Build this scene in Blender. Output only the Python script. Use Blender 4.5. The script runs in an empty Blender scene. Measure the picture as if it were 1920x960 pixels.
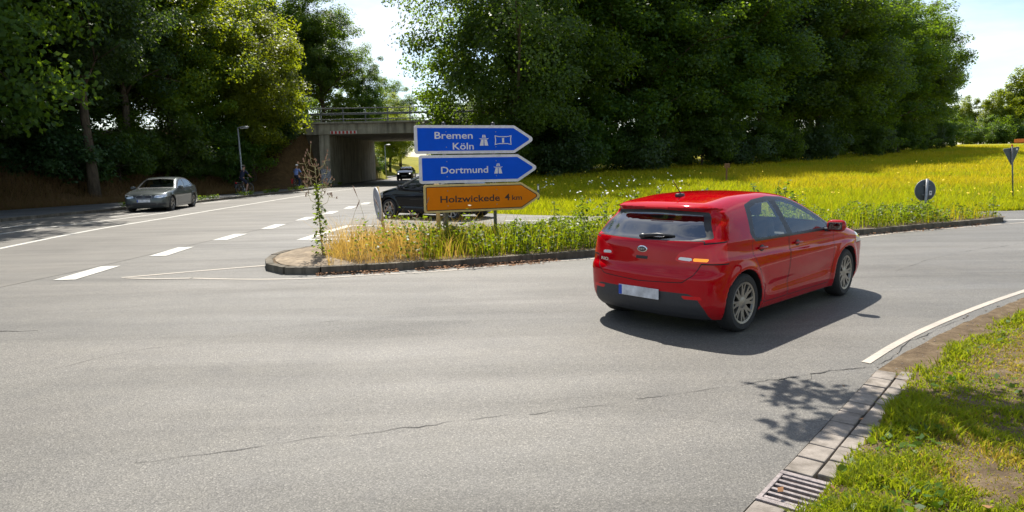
import bpy, bmesh, math, random
import numpy as np
from mathutils import Vector, Matrix, Euler

sc = bpy.context.scene
COL = sc.collection
R = math.radians

# ------------------------------------------------------------------ camera, sky, sun, exposure
PITCH, ROLL = R(7.8), R(1.15)
cam_d = bpy.data.cameras.new('camera')
cam_d.lens = 24.0
cam_d.sensor_width = 36.0
cam_d.clip_start = 0.05
cam_d.clip_end = 6000
cam = bpy.data.objects.new('camera', cam_d)
COL.objects.link(cam)
_f = Vector((0, math.cos(PITCH), -math.sin(PITCH)))
_r0 = Vector((1, 0, 0))
_u0 = _r0.cross(_f)
_r = math.cos(ROLL) * _r0 - math.sin(ROLL) * _u0
_u = math.cos(ROLL) * _u0 + math.sin(ROLL) * _r0
_m = Matrix((_r, _u, -_f)).transposed().to_4x4()
_m.translation = Vector((0, 0, 1.75))
cam.matrix_world = _m
sc.camera = cam

SUN_EL, SUN_AZ = R(56), R(-9)          # azimuth measured from +Y, negative = to the left
sun_dir = Vector((math.sin(SUN_AZ) * math.cos(SUN_EL), math.cos(SUN_AZ) * math.cos(SUN_EL), math.sin(SUN_EL)))
sun_d = bpy.data.lights.new('sun', 'SUN')
sun_d.energy = 5.0
sun_d.angle = R(0.53)
sun_d.color = (1.0, 0.95, 0.87)
sun = bpy.data.objects.new('sun', sun_d)
sun.rotation_euler = sun_dir.to_track_quat('Z', 'Y').to_euler()
sun.location = (0, 0, 60)
COL.objects.link(sun)

world = bpy.data.worlds.new('World')
sc.world = world
world.use_nodes = True
nt = world.node_tree
nt.nodes.clear()
wo = nt.nodes.new('ShaderNodeOutputWorld')
bg = nt.nodes.new('ShaderNodeBackground')
bg.inputs['Strength'].default_value = 0.105
sky = nt.nodes.new('ShaderNodeTexSky')
sky.sky_type = 'NISHITA'
sky.sun_disc = False
sky.sun_elevation = SUN_EL
sky.sun_rotation = SUN_AZ
sky.altitude = 100
sky.air_density = 1.0
sky.dust_density = 0.7
sky.ozone_density = 1.2
# thin bright summer cloud, the same over the whole sky
tc = nt.nodes.new('ShaderNodeTexCoord')
mp = nt.nodes.new('ShaderNodeMapping')
mp.inputs['Scale'].default_value = (1.0, 1.0, 2.6)
mp.inputs['Location'].default_value = (0.35, 0.1, 0.25)
nz = nt.nodes.new('ShaderNodeTexNoise')
nz.inputs['Scale'].default_value = 2.3
nz.inputs['Detail'].default_value = 9
nz.inputs['Roughness'].default_value = 0.58
nz.inputs['Distortion'].default_value = 0.35
rp = nt.nodes.new('ShaderNodeValToRGB')
rp.color_ramp.elements[0].position = 0.46
rp.color_ramp.elements[0].color = (0.0, 0.0, 0.0, 1)
rp.color_ramp.elements[1].position = 0.66
rp.color_ramp.elements[1].color = (0.85, 0.85, 0.85, 1)
mx = nt.nodes.new('ShaderNodeMix')
mx.data_type = 'RGBA'
mx.inputs[7].default_value = (6.6, 6.8, 7.1, 1)
L = nt.links.new
L(tc.outputs['Generated'], mp.inputs['Vector'])
L(mp.outputs['Vector'], nz.inputs['Vector'])
L(nz.outputs['Fac'], rp.inputs['Fac'])
L(rp.outputs['Color'], mx.inputs[0])
L(sky.outputs['Color'], mx.inputs[6])
L(mx.outputs[2], bg.inputs['Color'])
L(bg.outputs['Background'], wo.inputs['Surface'])

sc.view_settings.view_transform = 'Standard'
sc.view_settings.look = 'None'
sc.view_settings.gamma = 1.0
sc.view_settings.exposure = 0.78
sc.view_settings.use_curve_mapping = False
try:
    sc.cycles.max_bounces = 8
    sc.cycles.transparent_max_bounces = 12
    sc.cycles.transmission_bounces = 6
    sc.cycles.use_denoising = True
except Exception:
    pass

# ------------------------------------------------------------------ helpers
def tag(o, label=None, cat=None, group=None, kind=None):
    if label: o['label'] = label
    if cat: o['category'] = cat
    if group: o['group'] = group
    if kind: o['kind'] = kind
    return o

def empty(name, loc=(0, 0, 0), rz=0.0, label=None, cat=None, group=None, parent=None):
    o = bpy.data.objects.new(name, None)
    o.empty_display_size = 0.2
    COL.objects.link(o)
    o.location = loc
    o.rotation_euler = (0, 0, rz)
    if parent is not None: o.parent = parent
    return tag(o, label, cat, group)

def link(name, me, mat=None, parent=None, smooth=None):
    if mat is not None and not me.materials:
        for m in (mat if isinstance(mat, (list, tuple)) else [mat]):
            me.materials.append(m)
    if smooth is not None and len(me.polygons):
        me.polygons.foreach_set('use_smooth', np.full(len(me.polygons), bool(smooth)))
    o = bpy.data.objects.new(name, me)
    COL.objects.link(o)
    if parent is not None: o.parent = parent
    return o

def np_mesh(name, V, F):
    """V (n,3) array, F (m,k) int array with fixed k"""
    V = np.asarray(V, np.float32); F = np.asarray(F, np.int32)
    me = bpy.data.meshes.new(name)
    me.vertices.add(len(V)); me.vertices.foreach_set('co', V.ravel())
    k = F.shape[1]
    me.loops.add(F.size); me.loops.foreach_set('vertex_index', F.ravel())
    me.polygons.add(len(F))
    me.polygons.foreach_set('loop_start', np.arange(0, F.size, k, dtype=np.int32))
    me.update(calc_edges=True)
    return me

def add_attr(me, name, data):
    a = me.attributes.new(name, 'FLOAT', 'POINT')
    a.data.foreach_set('value', np.asarray(data, np.float32))

class MB:
    """collects simple shapes for one mesh"""
    def __init__(s):
        s.v = []; s.f = []
    def add(s, vs, fs):
        n = len(s.v)
        s.v += [tuple(v) for v in vs]
        s.f += [tuple(i + n for i in f) for f in fs]
        return s
    def box(s, c, d, rot=None, taper=1.0):
        hx, hy, hz = d[0] / 2, d[1] / 2, d[2] / 2
        vs = []
        for z in (-1, 1):
            t = taper if z > 0 else 1.0
            for x, y in ((-1, -1), (1, -1), (1, 1), (-1, 1)):
                p = Vector((x * hx * t, y * hy * t, z * hz))
                if rot is not None: p = rot @ p
                vs.append(p + Vector(c))
        return s.add(vs, [(3, 2, 1, 0), (4, 5, 6, 7), (0, 1, 5, 4), (1, 2, 6, 5), (2, 3, 7, 6), (3, 0, 4, 7)])
    def rbox(s, c, d, r=0.02, rot=None):
        """box with chamfered edges"""
        bm = bmesh.new()
        bmesh.ops.create_cube(bm, size=1.0)
        for v in bm.verts: v.co = Vector((v.co.x * d[0], v.co.y * d[1], v.co.z * d[2]))
        bmesh.ops.bevel(bm, geom=bm.edges[:], offset=r, segments=2, affect='EDGES', profile=0.5)
        bm.verts.index_update()
        vs = [((rot @ v.co) if rot is not None else v.co) + Vector(c) for v in bm.verts]
        fs = [[v.index for v in f.verts] for f in bm.faces]
        bm.free()
        return s.add(vs, fs)
    def tube(s, pts, rad, n=8, cap=True, closed=False):
        pts = [Vector(p) for p in pts]
        if not isinstance(rad, (list, tuple)): rad = [rad] * len(pts)
        m = len(pts); vs = []; fs = []
        prev = None
        for i, p in enumerate(pts):
            if closed: t = pts[(i + 1) % m] - pts[i - 1]
            elif i == 0: t = pts[1] - p
            elif i == m - 1: t = p - pts[i - 1]
            else: t = pts[i + 1] - pts[i - 1]
            t = t.normalized() if t.length > 1e-9 else Vector((0, 0, 1))
            if prev is None:
                a = Vector((0, 0, 1)) if abs(t.z) < 0.9 else Vector((1, 0, 0))
                u = t.cross(a).normalized()
            else:
                u = (prev - t * prev.dot(t))
                u = u.normalized() if u.length > 1e-6 else t.orthogonal().normalized()
            prev = u
            w = t.cross(u)
            for k in range(n):
                an = 2 * math.pi * k / n
                vs.append(p + (u * math.cos(an) + w * math.sin(an)) * rad[i])
        for i in range(m if closed else m - 1):
            j = (i + 1) % m
            for k in range(n):
                k2 = (k + 1) % n
                fs.append((i * n + k, i * n + k2, j * n + k2, j * n + k))
        if cap and not closed:
            fs.append(tuple(range(n - 1, -1, -1)))
            fs.append(tuple((m - 1) * n + k for k in range(n)))
        return s.add(vs, fs)
    def lathe(s, prof, n=32, axis='Z', c=(0, 0, 0)):
        """prof: list of (r, h)"""
        vs = []; fs = []
        for r, h in prof:
            for k in range(n):
                an = 2 * math.pi * k / n
                a, b = r * math.cos(an), r * math.sin(an)
                p = (a, b, h) if axis == 'Z' else ((a, h, b) if axis == 'Y' else (h, a, b))
                vs.append((p[0] + c[0], p[1] + c[1], p[2] + c[2]))
        for i in range(len(prof) - 1):
            for k in range(n):
                k2 = (k + 1) % n
                fs.append((i * n + k, i * n + k2, (i + 1) * n + k2, (i + 1) * n + k))
        return s.add(vs, fs)
    def sphere(s, c, r, n=12, m=8):
        rx, ry, rz = r if isinstance(r, (tuple, list)) else (r, r, r)
        vs = [(c[0], c[1], c[2] - rz)]
        for i in range(1, m):
            a = -math.pi / 2 + math.pi * i / m
            for k in range(n):
                b = 2 * math.pi * k / n
                vs.append((c[0] + rx * math.cos(a) * math.cos(b), c[1] + ry * math.cos(a) * math.sin(b), c[2] + rz * math.sin(a)))
        vs.append((c[0], c[1], c[2] + rz))
        fs = [(0, 1 + (k + 1) % n, 1 + k) for k in range(n)]
        for i in range(m - 2):
            for k in range(n):
                a = 1 + i * n + k; b = 1 + i * n + (k + 1) % n
                fs.append((a, b, b + n, a + n))
        t = len(vs) - 1; o = 1 + (m - 2) * n
        fs += [(o + k, o + (k + 1) % n, t) for k in range(n)]
        return s.add(vs, fs)
    def prism(s, poly, z0, z1):
        """poly (x,y) ccw extruded in z"""
        n = len(poly)
        vs = [(x, y, z0) for x, y in poly] + [(x, y, z1) for x, y in poly]
        fs = [tuple(range(n - 1, -1, -1)), tuple(range(n, 2 * n))]
        fs += [(i, (i + 1) % n, n + (i + 1) % n, n + i) for i in range(n)]
        return s.add(vs, fs)
    def mesh(s, name='mesh'):
        me = bpy.data.meshes.new(name)
        me.from_pydata(s.v, [], s.f)
        bm = bmesh.new(); bm.from_mesh(me)
        bmesh.ops.recalc_face_normals(bm, faces=bm.faces)
        bm.to_mesh(me); bm.free()
        me.update()
        return me
    def build(s, name, mat, parent=None, smooth=False, sharp=None):
        me = s.mesh(name)
        o = link(name, me, mat, parent, smooth)
        if smooth and sharp:
            try: me.set_sharp_from_angle(angle=R(sharp))
            except Exception: pass
        return o

def copy_tree(o, parent=None):
    c = o.copy(); COL.objects.link(c)
    if parent is not None: c.parent = parent
    for ch in [x for x in COL.objects if x.parent == o]:
        copy_tree(ch, c)
    return c

def vnoise(x, y, seed=0):
    """smooth value noise on arrays, 0..1"""
    x = np.asarray(x, float); y = np.asarray(y, float)
    xi = np.floor(x).astype(np.int64); yi = np.floor(y).astype(np.int64)
    xf = x - xi; yf = y - yi
    def h(a, b):
        n = (a * 374761393 + b * 668265263 + seed * 1274126177) & 0x7fffffff
        n = ((n ^ (n >> 13)) * 1274126177) & 0x7fffffff
        return ((n ^ (n >> 16)) & 0xffff) / 65535.0
    u = xf * xf * (3 - 2 * xf); v = yf * yf * (3 - 2 * yf)
    return (h(xi, yi) * (1 - u) + h(xi + 1, yi) * u) * (1 - v) + (h(xi, yi + 1) * (1 - u) + h(xi + 1, yi + 1) * u) * v

def fbm(x, y, seed=0, o=4):
    s = 0; a = 0.5; t = 0
    for i in range(o):
        s = s + a * vnoise(np.asarray(x) * 2 ** i, np.asarray(y) * 2 ** i, seed + i * 17); t += a; a *= 0.5
    return s / t

def inside(px, py, poly):
    px = np.asarray(px, float); py = np.asarray(py, float)
    r = np.zeros(px.shape, bool); n = len(poly)
    for i in range(n):
        x1, y1 = poly[i]; x2, y2 = poly[(i + 1) % n]
        if y1 == y2: continue
        c = ((y1 > py) != (y2 > py)) & (px < (x2 - x1) * (py - y1) / (y2 - y1) + x1)
        r ^= c
    return r

def sstep(a, b, x):
    t = np.clip((np.asarray(x, float) - a) / (b - a), 0, 1)
    return t * t * (3 - 2 * t)

def resample(pts, step):
    out = [Vector(pts[0]).to_tuple()]
    for a, b in zip(pts[:-1], pts[1:]):
        a = Vector(a); b = Vector(b); n = max(1, int(round((b - a).length / step)))
        for i in range(1, n + 1): out.append((a + (b - a) * (i / n)).to_tuple())
    return out

def smooth_line(pts, sub=6):
    """Catmull-Rom through 2-D points"""
    P = [np.array(p, float) for p in pts]
    P = [2 * P[0] - P[1]] + P + [2 * P[-1] - P[-2]]
    out = []
    for i in range(1, len(P) - 2):
        p0, p1, p2, p3 = P[i - 1], P[i], P[i + 1], P[i + 2]
        for k in range(sub):
            t = k / sub
            out.append(tuple(0.5 * (2 * p1 + (p2 - p0) * t + (2 * p0 - 5 * p1 + 4 * p2 - p3) * t * t + (3 * p1 - p0 - 3 * p2 + p3) * t ** 3)))
    out.append(tuple(P[-2]))
    return out
# ------------------------------------------------------------------ materials
class NB:
    def __init__(s, name):
        s.m = bpy.data.materials.new(name); s.m.use_nodes = True
        s.t = s.m.node_tree; s.t.nodes.clear()
        s.out = s.t.nodes.new('ShaderNodeOutputMaterial')
    def n(s, typ, **kw):
        nd = s.t.nodes.new(typ)
        for k, v in kw.items():
            if hasattr(nd, k) and k not in nd.inputs: setattr(nd, k, v)
            else: nd.inputs[k.replace('_', ' ')].default_value = v
        return nd
    def l(s, a, b): s.t.links.new(a, b)
    def ramp(s, fac, stops):
        r = s.n('ShaderNodeValToRGB'); cr = r.color_ramp
        while len(cr.elements) < len(stops): cr.elements.new(0.5)
        for e, (p, c) in zip(cr.elements, stops):
            e.position = p; e.color = (c[0], c[1], c[2], 1) if isinstance(c, (tuple, list)) else (c, c, c, 1)
        s.l(fac, r.inputs['Fac']); return r.outputs['Color']
    def mix(s, fac, a, b, mode='MIX'):
        m = s.n('ShaderNodeMix'); m.data_type = 'RGBA'; m.blend_type = mode
        for i, v in ((0, fac), (6, a), (7, b)):
            if isinstance(v, (int, float)): m.inputs[i].default_value = v
            elif isinstance(v, (tuple, list)): m.inputs[i].default_value = (v[0], v[1], v[2], 1)
            else: s.l(v, m.inputs[i])
        return m.outputs[2]
    def math(s, op, a, b=0.0):
        m = s.n('ShaderNodeMath'); m.operation = op
        for i, v in enumerate((a, b)):
            if isinstance(v, (int, float)): m.inputs[i].default_value = v
            else: s.l(v, m.inputs[i])
        return m.outputs[0]
    def coord(s, kind='Object', scale=None):
        c = s.n('ShaderNodeTexCoord').outputs[kind] if kind != 'World' else s.n('ShaderNodeNewGeometry').outputs['Position']
        if scale is not None:
            mp_ = s.n('ShaderNodeMapping'); mp_.inputs['Scale'].default_value = scale
            s.l(c, mp_.inputs['Vector']); c = mp_.outputs['Vector']
        return c
    def noise(s, vec, scale, detail=4, rough=0.55, dist=0.0):
        n_ = s.n('ShaderNodeTexNoise'); n_.inputs['Scale'].default_value = scale
        n_.inputs['Detail'].default_value = detail; n_.inputs['Roughness'].default_value = rough
        n_.inputs['Distortion'].default_value = dist
        s.l(vec, n_.inputs['Vector']); return n_.outputs['Fac']
    def attr(s, name):
        a = s.n('ShaderNodeAttribute'); a.attribute_name = name; return a.outputs['Fac']
    def bump(s, h, strength=0.3, dist=0.01):
        b = s.n('ShaderNodeBump'); b.inputs['Strength'].default_value = strength; b.inputs['Distance'].default_value = dist
        s.l(h, b.inputs['Height']); return b.outputs['Normal']
    def pbr(s, color, rough=0.6, metal=0.0, normal=None, coat=0.0, spec=0.5, emit=None, emit_s=0.0, coat_ior=1.5):
        p = s.n('ShaderNodeBsdfPrincipled')
        for k, v in (('Base Color', color), ('Roughness', rough), ('Metallic', metal)):
            if isinstance(v, (int, float)): p.inputs[k].default_value = v
            elif isinstance(v, (tuple, list)): p.inputs[k].default_value = (v[0], v[1], v[2], 1)
            else: s.l(v, p.inputs[k])
        p.inputs['Coat Weight'].default_value = coat
        p.inputs['Coat Roughness'].default_value = 0.03
        p.inputs['Coat IOR'].default_value = coat_ior
        p.inputs['Specular IOR Level'].default_value = spec
        if normal is not None: s.l(normal, p.inputs['Normal'])
        if emit is not None:
            p.inputs['Emission Color'].default_value = (emit[0], emit[1], emit[2], 1)
            p.inputs['Emission Strength'].default_value = emit_s
        s.l(p.outputs[0], s.out.inputs['Surface'])
        return s.m

MATS = {}
def plain(name, color, rough=0.6, metal=0.0, var=0.12, scale=6.0, coat=0.0, spec=0.5, bump=0.0, emit=None, emit_s=0.0):
    if name in MATS: return MATS[name]
    b = NB(name)
    v = b.coord('Object')
    f = b.noise(v, scale, 5)
    lo = tuple(c * (1 - var) for c in color); hi = tuple(min(1, c * (1 + var)) for c in color)
    c = b.ramp(f, [(0.3, lo), (0.7, hi)])
    rr = b.ramp(b.noise(v, scale * 2.3, 3), [(0.3, max(0, rough - 0.06)), (0.7, min(1, rough + 0.06))])
    nn = b.bump(b.noise(v, scale * 8, 3), bump, 0.01) if bump else None
    MATS[name] = b.pbr(c, rr, metal, nn, coat, spec, emit, emit_s)
    return MATS[name]

def asphalt(name, base, warm, grain=1.0):
    b = NB(name)
    v = b.coord('World')
    big = b.noise(v, 0.35, 5, 0.6, 0.4)
    mid = b.noise(v, 3.0, 5, 0.6)
    # streaks worn by tyres, along the turning direction
    vm = b.n('ShaderNodeMapping'); vm.inputs['Rotation'].default_value = (0, 0, R(-28)); vm.inputs['Scale'].default_value = (0.16, 1.0, 1.0)
    b.l(v, vm.inputs['Vector'])
    st = b.noise(vm.outputs['Vector'], 1.3, 4, 0.55, 0.6)
    fine = b.noise(v, 38.0, 3, 0.8)
    pits = b.ramp(b.noise(v, 62.0, 3, 0.75), [(0.36, 0.42), (0.47, 1.0), (0.62, 1.04), (0.74, 1.45)])
    vo = b.n('ShaderNodeTexVoronoi'); vo.inputs['Scale'].default_value = 110.0
    b.l(v, vo.inputs['Vector'])
    stone = vo.outputs['Color']
    sepc = b.n('ShaderNodeSeparateColor'); b.l(stone, sepc.inputs['Color'])
    stv = b.ramp(sepc.outputs[0], [(0.0, 0.45), (0.5, 0.95), (0.86, 1.15), (1.0, 2.1)])
    gap = b.ramp(vo.outputs['Distance'], [(0.35, 1.0), (0.75, 0.35)])
    lo = tuple(c * 0.78 for c in base); hi = tuple(c * 1.2 for c in base)
    c = b.ramp(big, [(0.3, lo), (0.7, hi)])
    c = b.mix(b.ramp(mid, [(0.35, 0.0), (0.7, 0.5)]), c, warm)
    c = b.mix(0.75, c, b.ramp(st, [(0.3, 0.72), (0.7, 1.15)]), 'MULTIPLY')
    c = b.mix(0.55 * grain, c, stv, 'MULTIPLY')
    c = b.mix(0.55 * grain, c, gap, 'MULTIPLY')
    c = b.mix(0.5 * grain, c, pits, 'MULTIPLY')
    wide = b.n('ShaderNodeMapping'); wide.inputs['Rotation'].default_value = (0, 0, R(-33)); wide.inputs['Scale'].default_value = (0.05, 0.55, 1.0)
    b.l(v, wide.inputs['Vector'])
    c = b.mix(0.8, c, b.ramp(b.noise(wide.outputs['Vector'], 1.0, 3, 0.5, 0.8), [(0.32, (0.88, 0.89, 0.90)), (0.5, (0.98, 0.98, 0.97)), (0.7, (1.10, 1.09, 1.08))]), 'MULTIPLY')
    oil = b.noise(v, 0.9, 6, 0.7, 0.8)
    c = b.mix(b.ramp(oil, [(0.66, 0.0), (0.78, 0.35)]), c, (0.07, 0.068, 0.065))
    h = b.mix(0.5, vo.outputs['Distance'], fine)
    nn = b.bump(h, 0.55 * grain, 0.006)
    rr = b.ramp(st, [(0.3, 0.72), (0.7, 0.55)])
    return b.pbr(c, rr, 0.0, nn, spec=0.4)

M_ASPH = asphalt('worn_asphalt', (0.156, 0.145, 0.126), (0.180, 0.165, 0.136))
M_MAIN = asphalt('smooth_asphalt', (0.146, 0.134, 0.114), (0.156, 0.141, 0.117), 0.6)
M_PATH = asphalt('path_asphalt', (0.120, 0.120, 0.120), (0.14, 0.135, 0.125), 0.6)

def paint_mat(name, color, wear=0.45):
    b = NB(name); v = b.coord('World')
    w = b.noise(v, 22, 6, 0.75); g = b.noise(v, 150, 2); big = b.noise(v, 1.7, 3)
    f = b.ramp(b.math('ADD', b.math('MULTIPLY', w, 0.7), b.math('MULTIPLY', big, 0.5)), [(0.42 + 0.12 * (1 - wear), 0.75 * wear + 0.1), (0.72, 0.03)])
    c = b.mix(f, color, (0.2, 0.19, 0.17))
    return b.pbr(c, 0.6, 0, b.bump(g, 0.3, 0.004))
M_LINE = paint_mat('road_paint', (0.52, 0.50, 0.44), 0.4)
M_LINE_OLD = paint_mat('worn_road_paint', (0.42, 0.36, 0.28), 0.8)
M_LINE_EDGE = paint_mat('edge_road_paint', (0.47, 0.40, 0.32), 0.6)

def leaf_mat(name, dark, light, trans, rough=0.45, tw=0.55):
    b = NB(name)
    v = b.coord('Object')
    oi = b.n('ShaderNodeObjectInfo')
    r = b.attr('rnd')
    big = b.noise(v, 0.45, 3)
    f = b.math('ADD', b.math('MULTIPLY', r, 0.55), b.math('MULTIPLY', big, 0.5))
    c = b.ramp(f, [(0.2, dark), (0.8, light)])
    hs = b.n('ShaderNodeHueSaturation')
    b.l(b.math('ADD', b.math('MULTIPLY', oi.outputs['Random'], 0.05), 0.475), hs.inputs['Hue'])
    b.l(b.math('ADD', b.math('MULTIPLY', oi.outputs['Random'], 0.5), 0.75), hs.inputs['Value'])
    b.l(c, hs.inputs['Color'])
    d = b.n('ShaderNodeBsdfPrincipled'); d.inputs['Roughness'].default_value = rough
    d.inputs['Specular IOR Level'].default_value = 0.35
    b.l(hs.outputs[0], d.inputs['Base Color'])
    t = b.n('ShaderNodeBsdfTranslucent')
    tcol = b.mix(f, tuple(x * 0.7 for x in trans), trans)
    b.l(tcol, t.inputs['Color'])
    mxs = b.n('ShaderNodeMixShader'); mxs.inputs[0].default_value = tw
    b.l(d.outputs[0], mxs.inputs[1]); b.l(t.outputs[0], mxs.inputs[2])
    b.l(mxs.outputs[0], b.out.inputs['Surface'])
    return b.m

M_LEAF = leaf_mat('broadleaf_foliage', (0.032, 0.072, 0.016), (0.070, 0.130, 0.022), (0.23, 0.35, 0.012))
M_LEAF_L = leaf_mat('light_foliage', (0.050, 0.095, 0.008), (0.105, 0.155, 0.012), (0.44, 0.50, 0.012))
M_LEAF_D = leaf_mat('dark_foliage', (0.027, 0.058, 0.020), (0.055, 0.102, 0.032), (0.15, 0.24, 0.016), tw=0.45)
M_WEED = leaf_mat('weed_leaves', (0.035, 0.085, 0.006), (0.10, 0.165, 0.010), (0.28, 0.38, 0.010))

def blade_mat(name, base, tip_a, tip_b, trans, tw=0.5):
    """grass: green base to a tip colour that varies from blade to blade"""
    b = NB(name)
    r = b.attr('rnd'); t = b.attr('tip'); dr = b.attr('dry')
    v = b.coord('World')
    tipc = b.mix(r, tip_a, tip_b)
    live = b.mix(t, base, tip_a)
    dry = b.mix(t, tuple(0.7 * x for x in tip_b), tip_b)
    c = b.mix(dr, live, dry)
    d = b.n('ShaderNodeBsdfPrincipled'); d.inputs['Roughness'].default_value = 0.6
    d.inputs['Specular IOR Level'].default_value = 0.25
    b.l(c, d.inputs['Base Color'])
    tr = b.n('ShaderNodeBsdfTranslucent')
    b.l(b.mix(dr, trans, tuple(min(1, 1.2 * x) for x in tip_b)), tr.inputs['Color'])
    mxs = b.n('ShaderNodeMixShader'); mxs.inputs[0].default_value = tw
    b.l(d.outputs[0], mxs.inputs[1]); b.l(tr.outputs[0], mxs.inputs[2])
    b.l(mxs.outputs[0], b.out.inputs['Surface'])
    return b.m
M_MEADOW = blade_mat('meadow_grass_blades', (0.11, 0.18, 0.004), (0.24, 0.29, 0.004), (0.52, 0.41, 0.014), (0.43, 0.50, 0.006))
M_VERGE = blade_mat('verge_grass_blades', (0.07, 0.14, 0.004), (0.18, 0.25, 0.005), (0.48, 0.33, 0.05), (0.34, 0.43, 0.005))
M_DRYG = blade_mat('dry_grass_blades', (0.22, 0.17, 0.03), (0.40, 0.28, 0.045), (0.62, 0.40, 0.085), (0.55, 0.36, 0.06))

def ground_mat():
    b = NB('field_ground'); v = b.coord('World')
    md = b.attr('meadow'); bk = b.attr('bank')
    n1 = b.noise(v, 0.12, 5, 0.6); n2 = b.noise(v, 1.4, 5, 0.65); n3 = b.noise(v, 9, 4, 0.7)
    soil = b.ramp(n2, [(0.3, (0.085, 0.062, 0.035)), (0.7, (0.17, 0.125, 0.07))])
    green = b.ramp(n3, [(0.3, (0.06, 0.09, 0.004)), (0.7, (0.15, 0.19, 0.006))])
    gold = b.ramp(n3, [(0.3, (0.22, 0.19, 0.008)), (0.7, (0.42, 0.34, 0.02))])
    mcol = b.mix(b.ramp(b.math('ADD', b.math('MULTIPLY', n1, 0.6), b.math('MULTIPLY', n2, 0.4)), [(0.36, 0.15), (0.62, 0.95)]), green, gold)
    brown = b.ramp(b.noise(v, 3.5, 5, 0.7), [(0.3, (0.07, 0.042, 0.018)), (0.6, (0.13, 0.078, 0.034)), (0.8, (0.19, 0.12, 0.055))])
    c = b.mix(md, soil, mcol)
    c = b.mix(bk, c, brown)
    return b.pbr(c, 0.9, 0, b.bump(n3, 0.6, 0.06), spec=0.1)
M_GROUND = ground_mat()

def soil_mat():
    b = NB('verge_soil'); v = b.coord('World')
    n2 = b.noise(v, 5, 6, 0.7); n3 = b.noise(v, 60, 3, 0.7)
    c = b.ramp(n2, [(0.3, (0.075, 0.052, 0.032)), (0.55, (0.145, 0.105, 0.065)), (0.78, (0.26, 0.20, 0.13))])
    c = b.mix(0.5, c, b.ramp(n3, [(0.3, 0.6), (0.7, 1.25)]), 'MULTIPLY')
    return b.pbr(c, 0.92, 0, b.bump(n3, 0.7, 0.02), spec=0.1)
M_SOIL = soil_mat()

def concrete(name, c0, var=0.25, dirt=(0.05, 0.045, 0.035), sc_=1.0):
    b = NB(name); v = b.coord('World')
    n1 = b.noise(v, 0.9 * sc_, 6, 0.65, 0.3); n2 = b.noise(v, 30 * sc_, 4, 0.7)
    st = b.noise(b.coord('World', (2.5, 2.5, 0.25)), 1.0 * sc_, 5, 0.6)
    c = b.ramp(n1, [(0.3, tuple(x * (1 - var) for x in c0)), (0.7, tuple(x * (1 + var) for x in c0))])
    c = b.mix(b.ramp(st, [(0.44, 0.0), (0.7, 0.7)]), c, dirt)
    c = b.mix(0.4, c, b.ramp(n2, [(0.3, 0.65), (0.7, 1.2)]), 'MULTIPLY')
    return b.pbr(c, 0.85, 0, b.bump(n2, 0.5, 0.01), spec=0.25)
M_CONC = concrete('bridge_concrete', (0.40, 0.37, 0.29))
M_KERB = concrete('kerb_concrete', (0.135, 0.115, 0.085), 0.4, (0.03, 0.026, 0.014), 3.0)
M_WING = concrete('shaded_concrete', (0.10, 0.085, 0.06), 0.4, (0.025, 0.025, 0.012))  # the wing wall's shade is put into this darker concrete colour
M_PAVE = concrete('paving_concrete', (0.27, 0.235, 0.20), 0.3, (0.09, 0.075, 0.055), 3.0)
M_ISLE = concrete('island_concrete', (0.25, 0.195, 0.13), 0.4, (0.085, 0.055, 0.03), 3.0)

def bark():
    b = NB('bark'); v = b.coord('Object', (6, 6, 1.0))
    n = b.noise(v, 2.0, 6, 0.7)
    c = b.ramp(n, [(0.3, (0.045, 0.034, 0.024)), (0.7, (0.145, 0.115, 0.08))])
    return b.pbr(c, 0.9, 0, b.bump(n, 0.8, 0.05), spec=0.15)
M_BARK = bark()

def glass(name, tint, rough=0.01, refl=0.07):
    b = NB(name)
    tr = b.n('ShaderNodeBsdfTransparent'); tr.inputs['Color'].default_value = (*tint, 1)
    gl = b.n('ShaderNodeBsdfGlossy'); gl.inputs['Roughness'].default_value = rough
    v = b.coord('Object')
    b.l(b.ramp(b.noise(v, 3, 3), [(0.3, 0.9), (0.7, 1.0)]), gl.inputs['Color'])
    lw = b.n('ShaderNodeLayerWeight'); lw.inputs['Blend'].default_value = 0.5
    fr_ = b.math('ADD', b.math('MULTIPLY', b.math('POWER', lw.outputs['Facing'], 4.0), 0.9), refl)
    mxs = b.n('ShaderNodeMixShader')
    b.l(fr_, mxs.inputs[0]); b.l(tr.outputs[0], mxs.inputs[1]); b.l(gl.outputs[0], mxs.inputs[2])
    b.l(mxs.outputs[0], b.out.inputs['Surface'])
    return b.m
M_GLASS = glass('window_glass', (0.86, 0.91, 0.88), 0.01, 0.05)
M_GLASS_D = glass('tinted_glass', (0.05, 0.065, 0.10), 0.02, 0.19)
M_GLASS_W = glass('windscreen_glass', (0.82, 0.88, 0.86), 0.01, 0.06)

def carpaint(name, c, metal=0.0, rough=0.25, flake=0.0):
    b = NB(name); v = b.coord('Object')
    n = b.noise(v, 2.0, 4); nf = b.noise(v, 900, 1)
    cc = b.ramp(n, [(0.3, tuple(x * 0.93 for x in c)), (0.7, tuple(min(1, x * 1.07) for x in c))])
    if flake: cc = b.mix(flake, cc, b.ramp(nf, [(0.3, 0.5), (0.7, 1.5)]), 'MULTIPLY')
    # a thin film of road dust low on the sides
    sp_ = b.n('ShaderNodeSeparateXYZ'); b.l(v, sp_.inputs[0])
    du = b.math('MULTIPLY', b.ramp(sp_.outputs[2], [(0.12, 0.28), (0.5, 0.0)]), b.ramp(b.noise(v, 7, 5), [(0.3, 0.3), (0.7, 1.0)]))
    cc = b.mix(du, cc, (0.12, 0.10, 0.08))
    rr = b.ramp(n, [(0.3, rough), (0.7, rough + 0.06)])
    return b.pbr(cc, rr, metal, None, 1.0, 0.0, coat_ior=1.40)
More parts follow.
